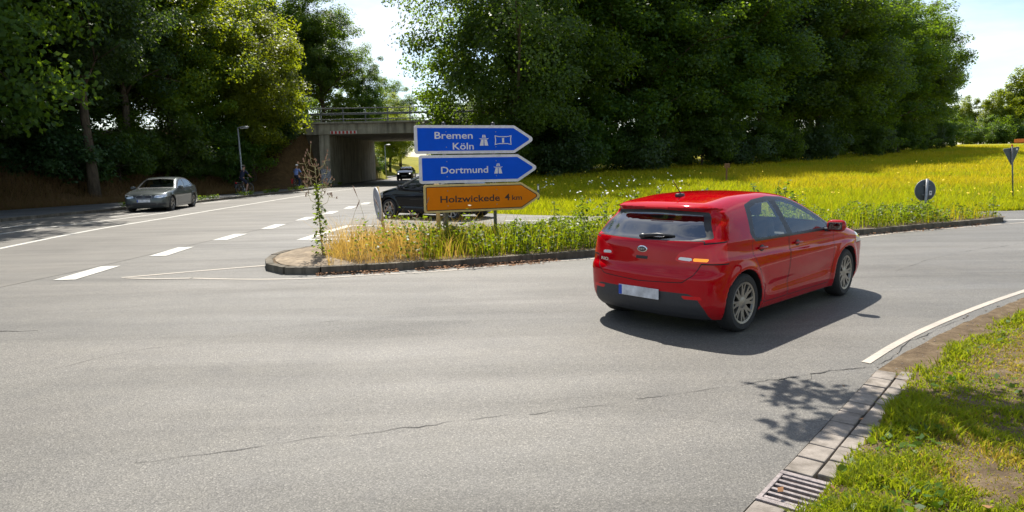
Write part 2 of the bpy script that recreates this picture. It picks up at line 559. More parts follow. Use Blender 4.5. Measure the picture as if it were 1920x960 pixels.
M_RED = carpaint('red_car_paint', (0.42, 0.0002, 0.006), 0.0, 0.5)
M_SILVER = carpaint('grey_metallic_paint', (0.075, 0.085, 0.085), 0.55, 0.30, 0.3)
M_BLACKP = carpaint('black_car_paint', (0.006, 0.0065, 0.007), 0.0, 0.28)
M_DARKP = carpaint('dark_blue_paint', (0.02, 0.025, 0.032), 0.2, 0.28)

M_RUBBER = plain('tyre_rubber', (0.022, 0.021, 0.020), 0.8, bump=0.3, scale=20)
M_TRIM = plain('black_trim', (0.02, 0.02, 0.022), 0.45, scale=12)
M_SEAM = plain('seam_shadow_rubber', (0.008, 0.008, 0.008), 0.8)
M_CLAD = plain('dark_plastic_cladding', (0.035, 0.036, 0.04), 0.55, bump=0.1, scale=30)
M_INT = plain('cabin_lining', (0.035, 0.034, 0.033), 0.8)
M_SEAT = plain('seat_fabric', (0.03, 0.03, 0.032), 0.9)
M_ALLOY = plain('alloy_wheel', (0.30, 0.28, 0.25), 0.38, 0.75)
M_ALLOY_D = plain('dark_wheel_barrel', (0.012, 0.012, 0.012), 0.7, 0.0)
M_BRAKE = plain('brake_iron', (0.06, 0.055, 0.05), 0.5, 0.5)
M_CHROME = plain('chrome', (0.75, 0.75, 0.75), 0.12, 1.0, var=0.05)
M_PLATE = plain('number_plate_white', (0.55, 0.55, 0.56), 0.4, var=0.35, scale=10)
M_PLATE_B = plain('number_plate_blue', (0.01, 0.06, 0.38), 0.4)
M_REDLENS = plain('red_lens', (0.62, 0.002, 0.008), 0.15)
M_AMBER = plain('lit_indicator', (0.9, 0.35, 0.03), 0.2, emit=(1.0, 0.30, 0.02), emit_s=0.45)
M_WLENS = plain('clear_lens', (0.75, 0.74, 0.72), 0.12, coat=1.0)
M_HEADL = plain('headlamp_glass', (0.55, 0.56, 0.56), 0.08, 0.6, coat=1.0)
M_HEADL_ON = plain('headlamp_lit', (0.9, 0.9, 0.85), 0.1, emit=(1, 0.97, 0.9), emit_s=2.0)

M_STEEL = plain('galvanised_steel', (0.32, 0.33, 0.33), 0.5, 0.6, var=0.25, scale=14)
M_STEEL_D = plain('weathered_steel', (0.16, 0.165, 0.165), 0.6, 0.4, var=0.35, scale=14)
M_SIGNBACK = plain('sign_back_grey', (0.07, 0.085, 0.095), 0.55, 0.3, var=0.2)
M_SBLUE = plain('sign_blue', (0.0, 0.085, 0.60), 0.6, var=0.06, scale=3, spec=0.15)
M_SWHITE = plain('sign_white', (0.70, 0.68, 0.675), 0.5, var=0.12, scale=10, spec=0.2)
M_SORANGE = plain('sign_orange', (0.74, 0.20, 0.0), 0.6, var=0.06, scale=3, spec=0.15)
M_SYELLOW = plain('sign_yellow_rim', (0.62, 0.46, 0.16), 0.5, var=0.12, scale=10)
M_SBLACK = plain('sign_dark_brown', (0.035, 0.014, 0.004), 0.5)
M_POSTY = plain('weathered_cream_post', (0.42, 0.30, 0.13), 0.6, 0.1, var=0.3, scale=9)
M_WOOD = plain('brown_wood', (0.16, 0.085, 0.04), 0.85, var=0.4, scale=14, bump=0.4)
M_IRON = plain('cast_iron', (0.24, 0.205, 0.195), 0.6, 0.3, var=0.35, scale=30, bump=0.5)
M_RUST = plain('rusty_iron', (0.20, 0.12, 0.06), 0.8, 0.1, var=0.4, scale=30)
M_SFADE_SKY = plain('faded_sky_sheen_face', (0.20, 0.235, 0.30), 0.4, var=0.45, scale=4)  # weathered blue; the sky's reflection is put into the pale grey colour
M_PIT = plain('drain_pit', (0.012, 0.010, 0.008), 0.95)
M_LITTER = plain('dead_leaves', (0.19, 0.09, 0.035), 0.9, var=0.5, scale=3)
M_CRACK = plain('crack_dark', (0.022, 0.021, 0.02), 0.95)
M_REDPAINT = plain('red_marker_paint', (0.50, 0.035, 0.02), 0.6)
M_GRAFFITI = plain('faded_white_paint', (0.42, 0.42, 0.46), 0.8, var=0.7, scale=7)
M_SKIN = plain('skin', (0.42, 0.23, 0.15), 0.55)
M_HAIR = plain('dark_hair', (0.03, 0.02, 0.015), 0.7)
M_NAVY = plain('navy_cloth', (0.012, 0.016, 0.04), 0.9)
M_LBLUE = plain('light_blue_cloth', (0.16, 0.24, 0.52), 0.9)
M_JEANS = plain('dark_blue_trousers', (0.02, 0.03, 0.07), 0.9)
M_REDBAG = plain('red_bag_cloth', (0.45, 0.02, 0.02), 0.7)
M_BLACKBAG = plain('black_bag_cloth', (0.02, 0.02, 0.022), 0.8)
M_DUSTY = plain('dry_seed_head', (0.34, 0.20, 0.13), 0.9, var=0.3, scale=40)
M_STALK = plain('pale_stalk', (0.35, 0.30, 0.13), 0.8, var=0.3, scale=20)
M_GSTALK = plain('green_stalk', (0.10, 0.17, 0.04), 0.8, var=0.3, scale=20)
M_ORANGE = plain('orange_board_paint', (0.75, 0.20, 0.03), 0.6)
# ------------------------------------------------------------------ ground and roads
def edge_of_path(y):                    # outer edge of the cycle path on the left
    return np.interp(y, [0, 20, 30.5, 34.8, 40.7, 48.2, 58, 80, 140], [-27, -25.5, -22.6, -20.6, -18.8, -17.6, -17.0, -17.0, -17.0])
def kerb_line(y):                       # left kerb of the main road
    return np.interp(y, [-20, 10, 24.5, 30.3, 35, 43.5, 54, 60, 80, 140], [-21.5, -19.8, -18.3, -17.2, -16.2, -15.6, -15.0, -14.6, -15.6, -22.0])
def right_edge(y):                      # right edge of the main road beyond the junction
    return np.interp(y, [22, 26, 32, 60, 80, 140], [-1.0, -3.0, -4.2, -4.8, -5.6, -11.0])
SLIP_FAR = [(-3.0, 26.0), (-1.2, 24.2), (0.7, 22.7), (2.4, 21.8), (4.5, 21.3), (8, 21.0), (12, 20.9), (15, 20.6), (22, 21.6), (40, 24.0), (90, 30)]

def terrain(x, y):
    x = np.asarray(x, float); y = np.asarray(y, float)
    z = np.full(np.broadcast(x, y).shape, -0.03) - 0.22 * (1 - sstep(6, 9, y)) * sstep(-12, -8, x)
    # meadow rising away from the slip road
    fe = np.interp(x, [-3, 0, 3, 8, 15, 40, 90], [26.5, 23.6, 22, 21.3, 21.0, 24.5, 30.5])
    d = np.clip(y - fe - 5.0, 0, 82)
    near = np.clip(y - fe, 0, 1.0)
    s = sstep(-6.0, 2.0, x)
    mz = 0.034 * d + 0.00007 * d * d + 0.05 * near + 0.06 * (fbm(x * 0.15, y * 0.15, 3) - 0.5) * near
    z = z + s * mz
    # bank behind the cycle path
    b = np.clip(edge_of_path(y) - 0.4 - x, 0, 40) * sstep(0, 8, y)
    bz = 1.5 * sstep(0, 4.5, b) + 0.14 * np.clip(b - 3, 0, 30) + 0.25 * (fbm(x * 0.4, y * 0.4, 9) - 0.5) * sstep(0, 1.5, b)
    z = z + bz
    # motorway embankment, left and right of the opening
    e = 5.25 * sstep(50.0, 60.0, y) * (1 - sstep(81.5, 91.0, y))
    el = e * sstep(-15.9, -16.6, x)
    el = np.where(y < 60.3, e * sstep(-16.5, -18.0, x), el)
    er = np.where(y < 60.3, e * sstep(-3.0, 0.0, x), e * sstep(-4.4, -3.6, x)) * (1 - sstep(1.0, 7.0, x))
    z = np.maximum(z, np.maximum(el, er) - 0.03)
    return z

def axis(segs):
    out = []
    for a, b, st in segs: out += list(np.arange(a, b, st))
    return np.array(out + [segs[-1][1]])
gx = axis([(-700, -120, 40), (-120, -50, 5), (-50, -30, 1.5), (-30, 8, 0.7), (8, 60, 1.6), (60, 140, 5), (140, 700, 40)])
gy = axis([(-400, -40, 40), (-40, 16, 4), (16, 66, 0.8), (66, 100, 1.5), (100, 180, 5), (180, 1500, 60)])
GX, GY = np.meshgrid(gx, gy, indexing='ij')
GZ = terrain(GX, GY)
nx, ny = GX.shape
ii = (np.arange(nx - 1)[:, None] * ny + np.arange(ny - 1)[None, :]).ravel()
me = np_mesh('ground', np.stack([GX.ravel(), GY.ravel(), GZ.ravel()], 1), np.stack([ii, ii + ny, ii + ny + 1, ii + 1], 1))
md = np.maximum(sstep(-5, 0, GX) * sstep(19, 23, GY), 0.8 * sstep(81, 84, GY)).ravel()
bk = np.maximum(sstep(-15.0, -17.0, GX) * sstep(5, 15, GY) * (1 - sstep(81, 86, GY)), 0).ravel()
add_attr(me, 'meadow', md); add_attr(me, 'bank', bk)
ground = tag(link('ground', me, M_GROUND, smooth=True), kind='structure')

def sheet(name, poly, z, mat, kind='structure', step=None):
    me = bpy.data.meshes.new(name)
    bm = bmesh.new()
    vs = [bm.verts.new((p[0], p[1], z)) for p in poly]
    f = bm.faces.new(vs)
    if f.normal.z < 0: f.normal_flip()
    bmesh.ops.triangulate(bm, faces=bm.faces[:])
    bm.to_mesh(me); bm.free()
    return tag(link(name, me, mat), kind=kind)

# edge of the foreground road on the right: drain, gutter, then the painted edge
GUT = [(0.452, 2.394), (1.508, 3.653), (2.96, 5.40)]
NEAR = [(2.96, 5.40), (3.28, 5.72), (3.72, 6.12), (4.45, 6.75), (5.50, 7.60), (6.62, 8.45), (8.6, 9.8), (11.0, 11.2), (15, 12.9), (22, 14.7), (40, 17.0), (90, 20)]
_nr = np.random.RandomState(12)
NEAR_J = [(a + _nr.normal(0, 0.012) + 0.01, b - abs(_nr.normal(0, 0.014))) if a < 9 and a > 3.1 else (a, b) for a, b, c_ in resample([(a, b, 0) for a, b in NEAR], 0.09)]
side_poly = [(-13, -30), (-3.5, -30), (-2.2, -8), (-0.8, 0.4)] + GUT[:-1] + NEAR_J + [(90, 29.5)] + SLIP_FAR[::-1][1:] + [(-4.3, 30), (-5.4, 25.5), (-7.0, 22.5), (-7.35, 19.0), (-7.6, 15.5), (-7.75, 13.2), (-7.85, 12.0), (-8.0, 10.3), (-9.5, 5), (-11, -2), (-12, -12)]
sheet('side_road', side_poly, 0.0, M_ASPH)
ys = [-40, -20, 0, 10, 18, 24.5, 30.3, 35, 43.5, 54, 60, 70, 80, 100, 140]
main_poly = [(float(kerb_line(y)) + 0.02, y) for y in ys] + [(-11.0, 140), (-8, 105), (-5.6, 80), (-4.8, 60), (-4.2, 32), (-4.2, 30), (-5.3, 25.5), (-6.9, 22.5), (-7.2, 19.0), (-7.45, 15.5), (-7.58, 13.2), (-7.66, 12.0), (-7.9, 10.3), (-9.4, 5), (-11, -2), (-12, -12), (-13, -30), (-13, -40)]
sheet('main_road', main_poly, 0.004, M_MAIN)

def strip(name, pts, w, z, mat, kind='structure', taper=False):
    """a painted strip of width w along a polyline"""
    pts = [Vector((p[0], p[1])) for p in pts]
    mb = MB(); vs = []
    for i, p in enumerate(pts):
        a = pts[max(0, i - 1)]; b = pts[min(len(pts) - 1, i + 1)]
        t = (b - a).normalized(); nrm = Vector((-t.y, t.x))
        ww = w[i] if isinstance(w, (list, tuple)) else w
        vs += [(*(p + nrm * ww / 2), z), (*(p - nrm * ww / 2), z)]
    fs = [(2 * i, 2 * i + 1, 2 * i + 3, 2 * i + 2) for i in range(len(pts) - 1)]
    mb.add(vs, fs)
    o = mb.build(name, mat)
    return tag(o, kind=kind)

ZM, ZS = 0.008, 0.005
# broken line between main road and junction
def dash_x(y): return np.interp(y, [10.9, 13.75, 16.5, 19, 21.5, 26, 40], [-7.28, -7.22, -7.17, -7.02, -6.95, -6.75, -6.5])
y = 10.95
while y < 40:
    strip('road_marking', [(float(dash_x(y)) , y), (float(dash_x(y + 1.5)) - 0.15, y + 1.5)], 0.35, ZM, M_LINE)
    y += 2.85
# solid line, far lane line, broken lane lines further left
strip('road_marking', smooth_line([(-10.6, 8), (-11.85, 15.5), (-12.45, 20.2), (-12.5, 24.3), (-12.6, 31.8), (-12.55, 45.3), (-11.5, 56), (-10.8, 66), (-11.5, 82), (-14, 110)]), 0.17, ZM, M_LINE)
strip('road_marking', smooth_line([(-13.6, 12), (-14.7, 19.9), (-14.2, 24.65), (-14.0, 28.0)]), 0.15, ZM, M_LINE)
for a, b in (((-15.2, 25.7), (-15.0, 28.2)), ((-15.6, 34.6), (-15.3, 37.2)), ((-15.15, 41), (-14.9, 44)), ((-14.6, 47.5), (-14.2, 50.5)), ((-16.25, 20.6), (-16.1, 23.2)), ((-16.6, 15), (-16.4, 18))):
    strip('road_marking', [a, b], 0.18, ZM, M_LINE)
# painted nose in front of the island and the line along its kerb
strip('road_marking', [(-6.42, 11.08), (-5.5, 11.6), (-4.45, 12.15)], 0.10, ZS, M_LINE_OLD)
strip('road_marking', [(-6.30, 11.02), (-5.75, 10.88), (-5.19, 10.87)], [0.08, 0.10, 0.10], 0.0065, M_LINE_OLD)
strip('road_marking', smooth_line([(-5.15, 10.87), (-4.2, 10.66), (-3.2, 10.62), (-2.24, 10.84), (-1.1, 11.13), (0.37, 11.80), (1.55, 12.22), (3.5, 12.95), (5.6, 13.75), (7.29, 14.47), (9.01, 15.48), (10.67, 16.15), (12.9, 17.05), (16, 18.0), (24, 19.6)]), 0.075, ZS, M_LINE_OLD)
strip('road_marking', smooth_line([(12.9, 17.75), (14.2, 17.85), (16.4, 18.4), (24, 20.0)]), 0.14, ZS, M_LINE)
strip('road_marking', smooth_line([(-0.2, 20.7), (1.2, 20.25), (2.6, 20.0), (5, 19.95), (9, 19.95), (12.0, 19.6), (13.2, 18.6)]), 0.14, ZS, M_LINE)
# painted triangle behind the island
strip('road_marking', [(-5.05, 16.35), (-4.95, 18.3), (-4.75, 20.1)], 0.28, ZS, M_LINE)
strip('road_marking', smooth_line([(-4.62, 20.02), (-3.9, 19.75), (-2.34, 18.75), (-0.82, 17.75), (0.2, 17.0)]), 0.18, ZS, M_LINE)
strip('road_marking', [(-4.87, 16.36), (-3.6, 16.42), (-2.4, 16.5)], 0.26, ZS, M_LINE)
for a, b in (((-4.72, 17.3), (-2.6, 17.1)), ((-4.6, 18.4), (-2.7, 18.0))):
    strip('road_marking', [a, b], 0.2, ZS, M_LINE)
# painted edge on the right
strip('road_marking', smooth_line([(2.99, 5.62), (3.55, 6.17), (4.26, 6.80), (5.36, 7.68), (6.50, 8.52), (8.4, 9.85), (11.0, 11.32), (15, 13.0), (22, 14.8)]), 0.072, ZS, M_LINE_EDGE)

# cracks in the old asphalt
rng = np.random.RandomState(5)
def crack(pts, w, jit=0.02):
    p = resample([(a, b, 0) for a, b in smooth_line(pts, 5)], 0.05)
    q = []; off = 0
    for i, (a, b, c) in enumerate(p):
        off = off * 0.8 + rng.normal(0, jit * 0.5)
        q.append((a, b + off))
    ws = [w * max(0.03, -0.10 + 1.6 * float(vnoise(i * 0.22, 0.5, 7)) ** 1.8) for i in range(len(q))]
    strip('asphalt_crack', q, [float(v) for v in ws], 0.0035, M_CRACK)
crack([(2.92, 5.47), (2.56, 5.40), (2.05, 5.23), (1.75, 5.12)], 0.016)
crack([(1.7, 5.10), (1.35, 4.98), (0.9, 4.83)], 0.010)
crack([(0.8, 4.80), (0.51, 4.69), (0.1, 4.58)], 0.009)
crack([(0.0, 4.57), (-0.6, 4.42), (-1.1, 4.27)], 0.012)
crack([(-1.15, 4.26), (-1.39, 4.19), (-2.3, 3.90)], 0.010)
crack([(2.97, 5.50), (2.80, 5.46), (2.6, 5.41), (2.4, 5.34)], 0.018)
crack([(3.04, 5.56), (3.6, 6.10), (4.3, 6.72), (4.9, 7.2)], 0.016)
crack([(2.42, 5.36), (2.33, 5.22), (2.12, 5.16)], 0.010)
crack([(-6.4, 7.50), (-5.71, 7.42), (-5.30, 7.44)], 0.03)
crack([(-4.5, 5.6), (-4.12, 5.93), (-3.8, 6.42), (-3.18, 6.81), (-2.67, 7.22), (-1.9, 7.7)], 0.007)
crack([(-7.25, 12.5), (-6.6, 12.42), (-5.9, 12.5), (-5.0, 12.62)], 0.014)
crack([(5.8, 10.2), (7.0, 11.3), (8.4, 12.3), (10.5, 13.4)], 0.012)

# cycle path and kerb on the left
yy = np.arange(-12, 130, 3.0)
pp = [(float(kerb_line(v)) - 0.14, float(v)) for v in yy] + [(float(edge_of_path(v)) + 0.2 - 0.0, float(v)) for v in yy[::-1]]
sheet('cycle_path', pp, 0.105, M_PATH)
kb = empty('road_kerb'); kb['kind'] = 'structure'
pts = resample([(float(kerb_line(v)), float(v), 0) for v in np.arange(8, 100, 1.5)], 1.0)
for i in range(len(pts) - 1):
    a, b = Vector(pts[i]), Vector(pts[i + 1])
    c = (a + b) / 2; an = math.atan2((b - a).y, (b - a).x); ln = (b - a).length
    mb = MB(); mb.rbox((0, 0, 0.0), (ln - 0.012, 0.14, 0.24), 0.015)
    o = mb.build('kerb_stone', M_KERB, kb); o.location = (c.x - 0.07, c.y, 0.0 + rng.normal(0, 0.003)); o.rotation_euler = (0, 0, an)

# traffic island: kerb stones, bare concrete nose, soil
ISL_F = [(-3.8, 14.35), (-4.2, 13.95), (-4.46, 13.2), (-4.45, 12.5), (-4.24, 11.8), (-3.94, 11.32), (-3.52, 11.05), (-3.0, 11.10), (-2.31, 11.26), (-1.46, 11.50), (-0.56, 11.75), (0.38, 12.07), (1.58, 12.56), (3.5, 13.35), (5.5, 14.2), (7.64, 15.12), (9.2, 15.82), (10.8, 16.55), (12.1, 17.15)]
ISL_B = [(12.75, 17.55), (12.7, 18.1), (12.0, 18.75), (10, 19.35), (8, 19.2), (5, 18.6), (2.6, 17.6), (0.0, 16.2), (-2.5, 15.2)]
isl_loop = ISL_F + ISL_B
isl_s = smooth_line(isl_loop + [isl_loop[0]], 5)[:-1]
isl_top = [tuple(p) for p in isl_s]
island = sheet('traffic_island', isl_top, 0.112, M_SOIL)
closed = [(a, b, 0) for a, b in isl_s] + [(isl_s[0][0], isl_s[0][1], 0)]
KL = 0.6; ring = [Vector(closed[0])]
for p in closed[1:]:
    p = Vector(p)
    while (p - ring[-1]).length >= KL:
        ring.append(ring[-1] + (p - ring[-1]).normalized() * KL)
ring.append(Vector(closed[0]))
for i in range(len(ring) - 1):
    a, b = ring[i], ring[i + 1]
    d = b - a
    if d.length < 0.05: continue
    t = d.normalized(); nrm = Vector((-t.y, t.x, 0))
    g = 0.0025
    hw = 0.075
    mb = MB()
    h = 0.125 + rng.normal(0, 0.004)
    A, B = a + t * g, b - t * g
    # outer face battered a little, top edge chamfered; nrm points inwards for this loop direction
    prof = [(-hw, -0.05), (-hw + 0.01, h - 0.03), (-hw + 0.035, h), (hw, h - 0.004), (hw, -0.05)]
    vs = [A + nrm * (-s_) + Vector((0, 0, z_)) for s_, z_ in prof] + [B + nrm * (-s_) + Vector((0, 0, z_)) for s_, z_ in prof]
    fs = [(k, (k + 1) % 5, 5 + (k + 1) % 5, 5 + k) for k in range(5)] + [(0, 1, 2, 3, 4), (9, 8, 7, 6, 5)]
    mb.add(vs, fs).build('kerb_stone', M_KERB, island)
nose = [(-3.85, 14.2), (-4.15, 13.9), (-4.36, 13.2), (-4.35, 12.5), (-4.15, 11.88), (-3.88, 11.42), (-3.5, 11.15), (-3.0, 11.20), (-2.6, 11.30), (-3.0, 11.75), (-3.35, 12.3), (-3.5, 13.2), (-3.55, 13.9)]
mb = MB()
npts = smooth_line(nose + [nose[0]], 4)[:-1]
cx = sum(p[0] for p in npts) / len(npts); cy = sum(p[1] for p in npts) / len(npts)
vs = []
for k, fr in enumerate((1.0, 0.8, 0.5, 0.2)):
    for p in npts:
        vs.append((cx + (p[0] - cx) * fr, cy + (p[1] - cy) * fr, 0.116 + 0.07 * (1 - fr) + 0.012 * float(vnoise(p[0] * 5, p[1] * 5 + k))))
n_ = len(npts)
fs = [(k * n_ + i, k * n_ + (i + 1) % n_, (k + 1) * n_ + (i + 1) % n_, (k + 1) * n_ + i) for k in range(3) for i in range(n_)]
fs.append(tuple(3 * n_ + i for i in range(n_)))
mb.add(vs, fs).build('concrete_nose', M_ISLE, island, smooth=True)

# right verge: soil sheet with gentle relief
VX, VY = np.meshgrid(np.arange(0.3, 14, 0.08), np.arange(-2, 13.5, 0.08), indexing='ij')
gl = GUT[:-1] + NEAR
glx = np.array([p[0] for p in gl]); gly = np.array([p[1] for p in gl])
def verge_depth(x, y):                  # metres inside the verge from the road edge
    P_ = np.stack([np.asarray(x, float).ravel(), np.asarray(y, float).ravel()], 1)
    best = np.full(len(P_), 1e9); sgn = np.ones(len(P_))
    for i in range(len(gl) - 1):
        a = np.array(gl[i]); b = np.array(gl[i + 1]); ab = b - a
        t = np.clip(((P_ - a) @ ab) / (ab @ ab), 0, 1)
        q = a + t[:, None] * ab
        d = np.hypot(*(P_ - q).T)
        s_ = np.sign(ab[0] * (P_[:, 1] - a[1]) - ab[1] * (P_[:, 0] - a[0]))
        m = d < best
        best[m] = d[m]; sgn[m] = s_[m]
    return (-sgn * best).reshape(np.shape(x))
dv = verge_depth(VX, VY)
gut_w = np.where(VX + VY < 8.25, 0.34, 0.20)
VZ = -0.03 + 0.036 * sstep(-0.07, 0.02, dv) + 0.055 * sstep(0.16, 0.55, dv) + 0.05 * sstep(0.6, 3, dv) + 0.025 * (fbm(VX * 2.2, VY * 2.2, 21) - 0.5) * sstep(0.2, 0.5, dv)
ok = (dv > -0.12) & ~((dv < 0.24) & (VX + VY < 8.1))
nx, ny = VX.shape
ii = (np.arange(nx - 1)[:, None] * ny + np.arange(ny - 1)[None, :])
keep = ok[:-1, :-1] & ok[1:, :-1] & ok[:-1, 1:] & ok[1:, 1:]
q = np.stack([ii, ii + ny, ii + ny + 1, ii + 1], -1)[keep]
me = np_mesh('verge', np.stack([VX.ravel(), VY.ravel(), VZ.ravel()], 1), q)
bm = bmesh.new(); bm.from_mesh(me)
bmesh.ops.delete(bm, geom=[v for v in bm.verts if not v.link_faces], context='VERTS')
bm.to_mesh(me); bm.free()
tag(link('verge', me, M_SOIL, smooth=True), kind='structure')
def verge_z(x, y):
    d = verge_depth(x, y)
    return 0.005 + 0.055 * sstep(0.16, 0.55, d) + 0.05 * sstep(0.6, 3, d) + 0.025 * (fbm(np.asarray(x) * 2.2, np.asarray(y) * 2.2, 21) - 0.5) * sstep(0.2, 0.5, d)
# paved gutter of concrete blocks and the drain
pav = empty('gutter_pavement'); pav['kind'] = 'structure'
g0 = Vector((1.49, 3.65)); g1 = Vector((2.96, 5.42))
gd = (g1 - g0).normalized(); gn = Vector((gd.y, -gd.x)); gang = math.atan2(gd.y, gd.x)
blk = None
pitch = (g1 - g0).length / 10
for r_ in range(10):
    for c_ in range(2):
        ln = pitch - 0.012
        off = 0.5 * pitch * 0.0
        p = g0 + gd * ((r_ + 0.5) * pitch + (0.05 if c_ else 0.0)) + gn * (0.085 + c_ * 0.165 + 0.01)
        mb = MB(); mb.rbox((0, 0, 0), (ln, 0.153, 0.08), 0.008)
        o = mb.build('paving_stone', M_PAVE, pav)
        o.location = (p.x, p.y, -0.030 + 0.004 * c_ + rng.normal(0, 0.003))
        o.rotation_euler = (rng.normal(0, 0.012), rng.normal(0, 0.012), gang + rng.normal(0, 0.012))
# blocks on the near side of the drain
for r_ in range(3):
    for c_ in range(2):
        p = g0 - gd * (0.435 + (r_ + 0.5) * pitch) + gn * (0.085 + c_ * 0.165 + 0.01)
        mb = MB(); mb.rbox((0, 0, 0), (pitch - 0.012, 0.153, 0.08), 0.008)
        o = mb.build('paving_stone', M_PAVE, pav); o.location = (p.x, p.y, -0.030); o.rotation_euler = (0, 0, gang + rng.normal(0, 0.015))

dg = empty('drain_grate', (0, 0, 0), 0, 'rusty iron drain grate set in the gutter beside the grass verge', 'drain grate')
c = g0 - gd * 0.215 + gn * 0.155
dg.location = (c.x, c.y, 0.0); dg.rotation_euler = (0, 0, gang)
LW, WW = 0.41, 0.29
mb = MB()
for s_ in (-1, 1):
    mb.rbox((s_ * (LW / 2 - 0.02), 0, -0.015), (0.04, WW, 0.05), 0.005)
    mb.rbox((0, s_ * (WW / 2 - 0.012), -0.016), (LW - 0.082, 0.024, 0.048), 0.004)
mb.build('frame', M_IRON, dg)
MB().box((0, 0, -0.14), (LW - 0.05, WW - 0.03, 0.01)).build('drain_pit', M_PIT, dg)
for k in range(6):
    MB().rbox(((k - 2.5) * 0.057, 0, -0.012), (0.025, WW - 0.050, 0.035), 0.005).build('bar', M_IRON, dg)
for s_ in (-1, 1):
    MB().box((0, s_ * 0.05, -0.030), (LW - 0.083, 0.028, 0.022)).build('cross_bar', M_RUST, dg)
# ------------------------------------------------------------------ trees
def leaf_quads(c, n_dir, size, rs, spread=1.0):
    """diamond leaves at centres c (n,3); n_dir preferred normals"""
    n = len(c)
    nr = n_dir + rs.normal(0, 0.55 * spread, (n, 3))
    nr /= np.linalg.norm(nr, axis=1)[:, None] + 1e-9
    a = rs.normal(0, 1, (n, 3)); a -= nr * (a * nr).sum(1)[:, None]
    a /= np.linalg.norm(a, axis=1)[:, None] + 1e-9
    b = np.cross(nr, a)
    s = size * rs.uniform(0.65, 1.35, n)
    l = (0.5 * s)[:, None]; w = (0.33 * s)[:, None]
    V = np.stack([c - a * l, c + b * w - nr * l * 0.15, c + a * l, c - b * w - nr * l * 0.15], 1).reshape(-1, 3)
    F = np.arange(4 * n).reshape(n, 4)
    return V, F

def crown_mesh(name, seed, r, z0, z1, nclump, per, leaf, lean=(0, 0), top_heavy=0.5, fill=0.35, flat=0.7, rc=0.24):
    rs = np.random.RandomState(seed)
    zc = z0 + (z1 - z0) * top_heavy
    d = rs.normal(0, 1, (nclump, 3)); d /= np.linalg.norm(d, axis=1)[:, None]
    az = np.arctan2(d[:, 1], d[:, 0])
    lob = 1 + 0.20 * np.sin(3 * az + seed) + 0.16 * np.sin(5 * az + 2 * d[:, 2] * 3 + seed * 2.1) + rs.normal(0, 0.07, nclump)
    rad = np.where(rs.uniform(size=nclump) < fill, rs.uniform(0.2, 0.75, nclump), rs.uniform(0.72, 1.0, nclump)) * lob
    hz = np.where(d[:, 2] > 0, z1 - zc, zc - z0)
    C = np.stack([d[:, 0] * r * rad + lean[0], d[:, 1] * r * rad + lean[1], zc + d[:, 2] * hz * np.minimum(rad, 1.08)], 1)
    crad = r * rc * rs.uniform(0.6, 1.3, nclump)
    idx = np.repeat(np.arange(nclump), per)
    n = len(idx)
    o = rs.normal(0, 1, (n, 3)); o /= np.linalg.norm(o, axis=1)[:, None]
    o *= (rs.uniform(0, 1, n) ** 0.55)[:, None]
    o[:, 2] *= flat
    P = C[idx] + o * crad[idx][:, None]
    out = P - np.array([lean[0], lean[1], zc]); out /= np.linalg.norm(out, axis=1)[:, None] + 1e-9
    nd = out * 0.6 + np.array([0, 0, 0.7]) + o * 0.3
    V, F = leaf_quads(P, nd, leaf, rs)
    me = np_mesh(name, V, F)
    rv = np.clip(0.5 * rs.uniform(0, 1, nclump)[idx] + 0.5 * rs.uniform(0, 1, n), 0, 1)
    add_attr(me, 'rnd', np.repeat(rv, 4))
    return me, C

def trunk_mesh(name, seed, h, r0, C, z0, nlimb=16):
    rs = np.random.RandomState(seed + 500)
    mb = MB()
    hh = h * 0.82
    k = 8
    ax = [(rs.normal(0, 0.05) * i * 0.6, rs.normal(0, 0.05) * i * 0.6, hh * i / k) for i in range(k + 1)]
    ax[0] = (0, 0, -0.6)
    mb.tube(ax, [r0 * (1.35 if i == 0 else (1 - 0.85 * i / k)) for i in range(k + 1)], 9)
    order = rs.permutation(len(C))[:nlimb]
    for j in order:
        t = C[j]
        zs = np.clip(t[2] - abs(np.hypot(t[0], t[1])) * rs.uniform(0.5, 0.9), max(0.6, z0 * 0.75), hh * 0.9)
        i = min(k - 1, int(zs / hh * k)); f_ = zs / hh * k - i
        s_ = np.array(ax[i]) * (1 - f_) + np.array(ax[i + 1]) * f_
        m1 = s_ * 0.6 + t * 0.4 + rs.normal(0, 0.25, 3) + np.array([0, 0, 0.3])
        rr = r0 * (1 - 0.85 * zs / hh) * 0.55
        mb.tube([s_, m1, t], [rr, rr * 0.6, rr * 0.18], 6)
        for q in range(2):
            e = t + rs.normal(0, 0.9, 3)
            mb.tube([m1 * 0.5 + t * 0.5, e], [rr * 0.35, rr * 0.1], 4)
    return mb.mesh(name)

TREE = {}
def species(key, seed, h, r, z0, nclump, per, leaf, mat, r0, **kw):
    cm, C = crown_mesh('crown', seed, r, z0, h, nclump, per, leaf, **kw)
    cm.materials.append(mat)
    tm = trunk_mesh('trunk', seed, h, r0, C, z0)
    tm.materials.append(M_BARK)
    tm.polygons.foreach_set('use_smooth', np.ones(len(tm.polygons), bool))
    TREE[key] = (tm, cm)
species('oak', 11, 20, 5.2, 3.2, 230, 270, 0.205, M_LEAF, 0.32, top_heavy=0.45)
species('lime', 12, 18, 4.6, 1.6, 220, 260, 0.20, M_LEAF, 0.26, top_heavy=0.42)
species('ash', 13, 21, 4.4, 5.0, 210, 260, 0.20, M_LEAF_D, 0.28, top_heavy=0.5)
species('maple', 14, 16, 5.0, 2.2, 240, 260, 0.20, M_LEAF_L, 0.26, top_heavy=0.45)
species('round', 17, 17, 5.2, 0.6, 250, 150, 0.42, M_LEAF_L, 0.26, top_heavy=0.42, rc=0.28)
species('bigmaple', 19, 22, 7.4, 2.6, 330, 330, 0.205, M_LEAF, 0.36, top_heavy=0.42, rc=0.2)
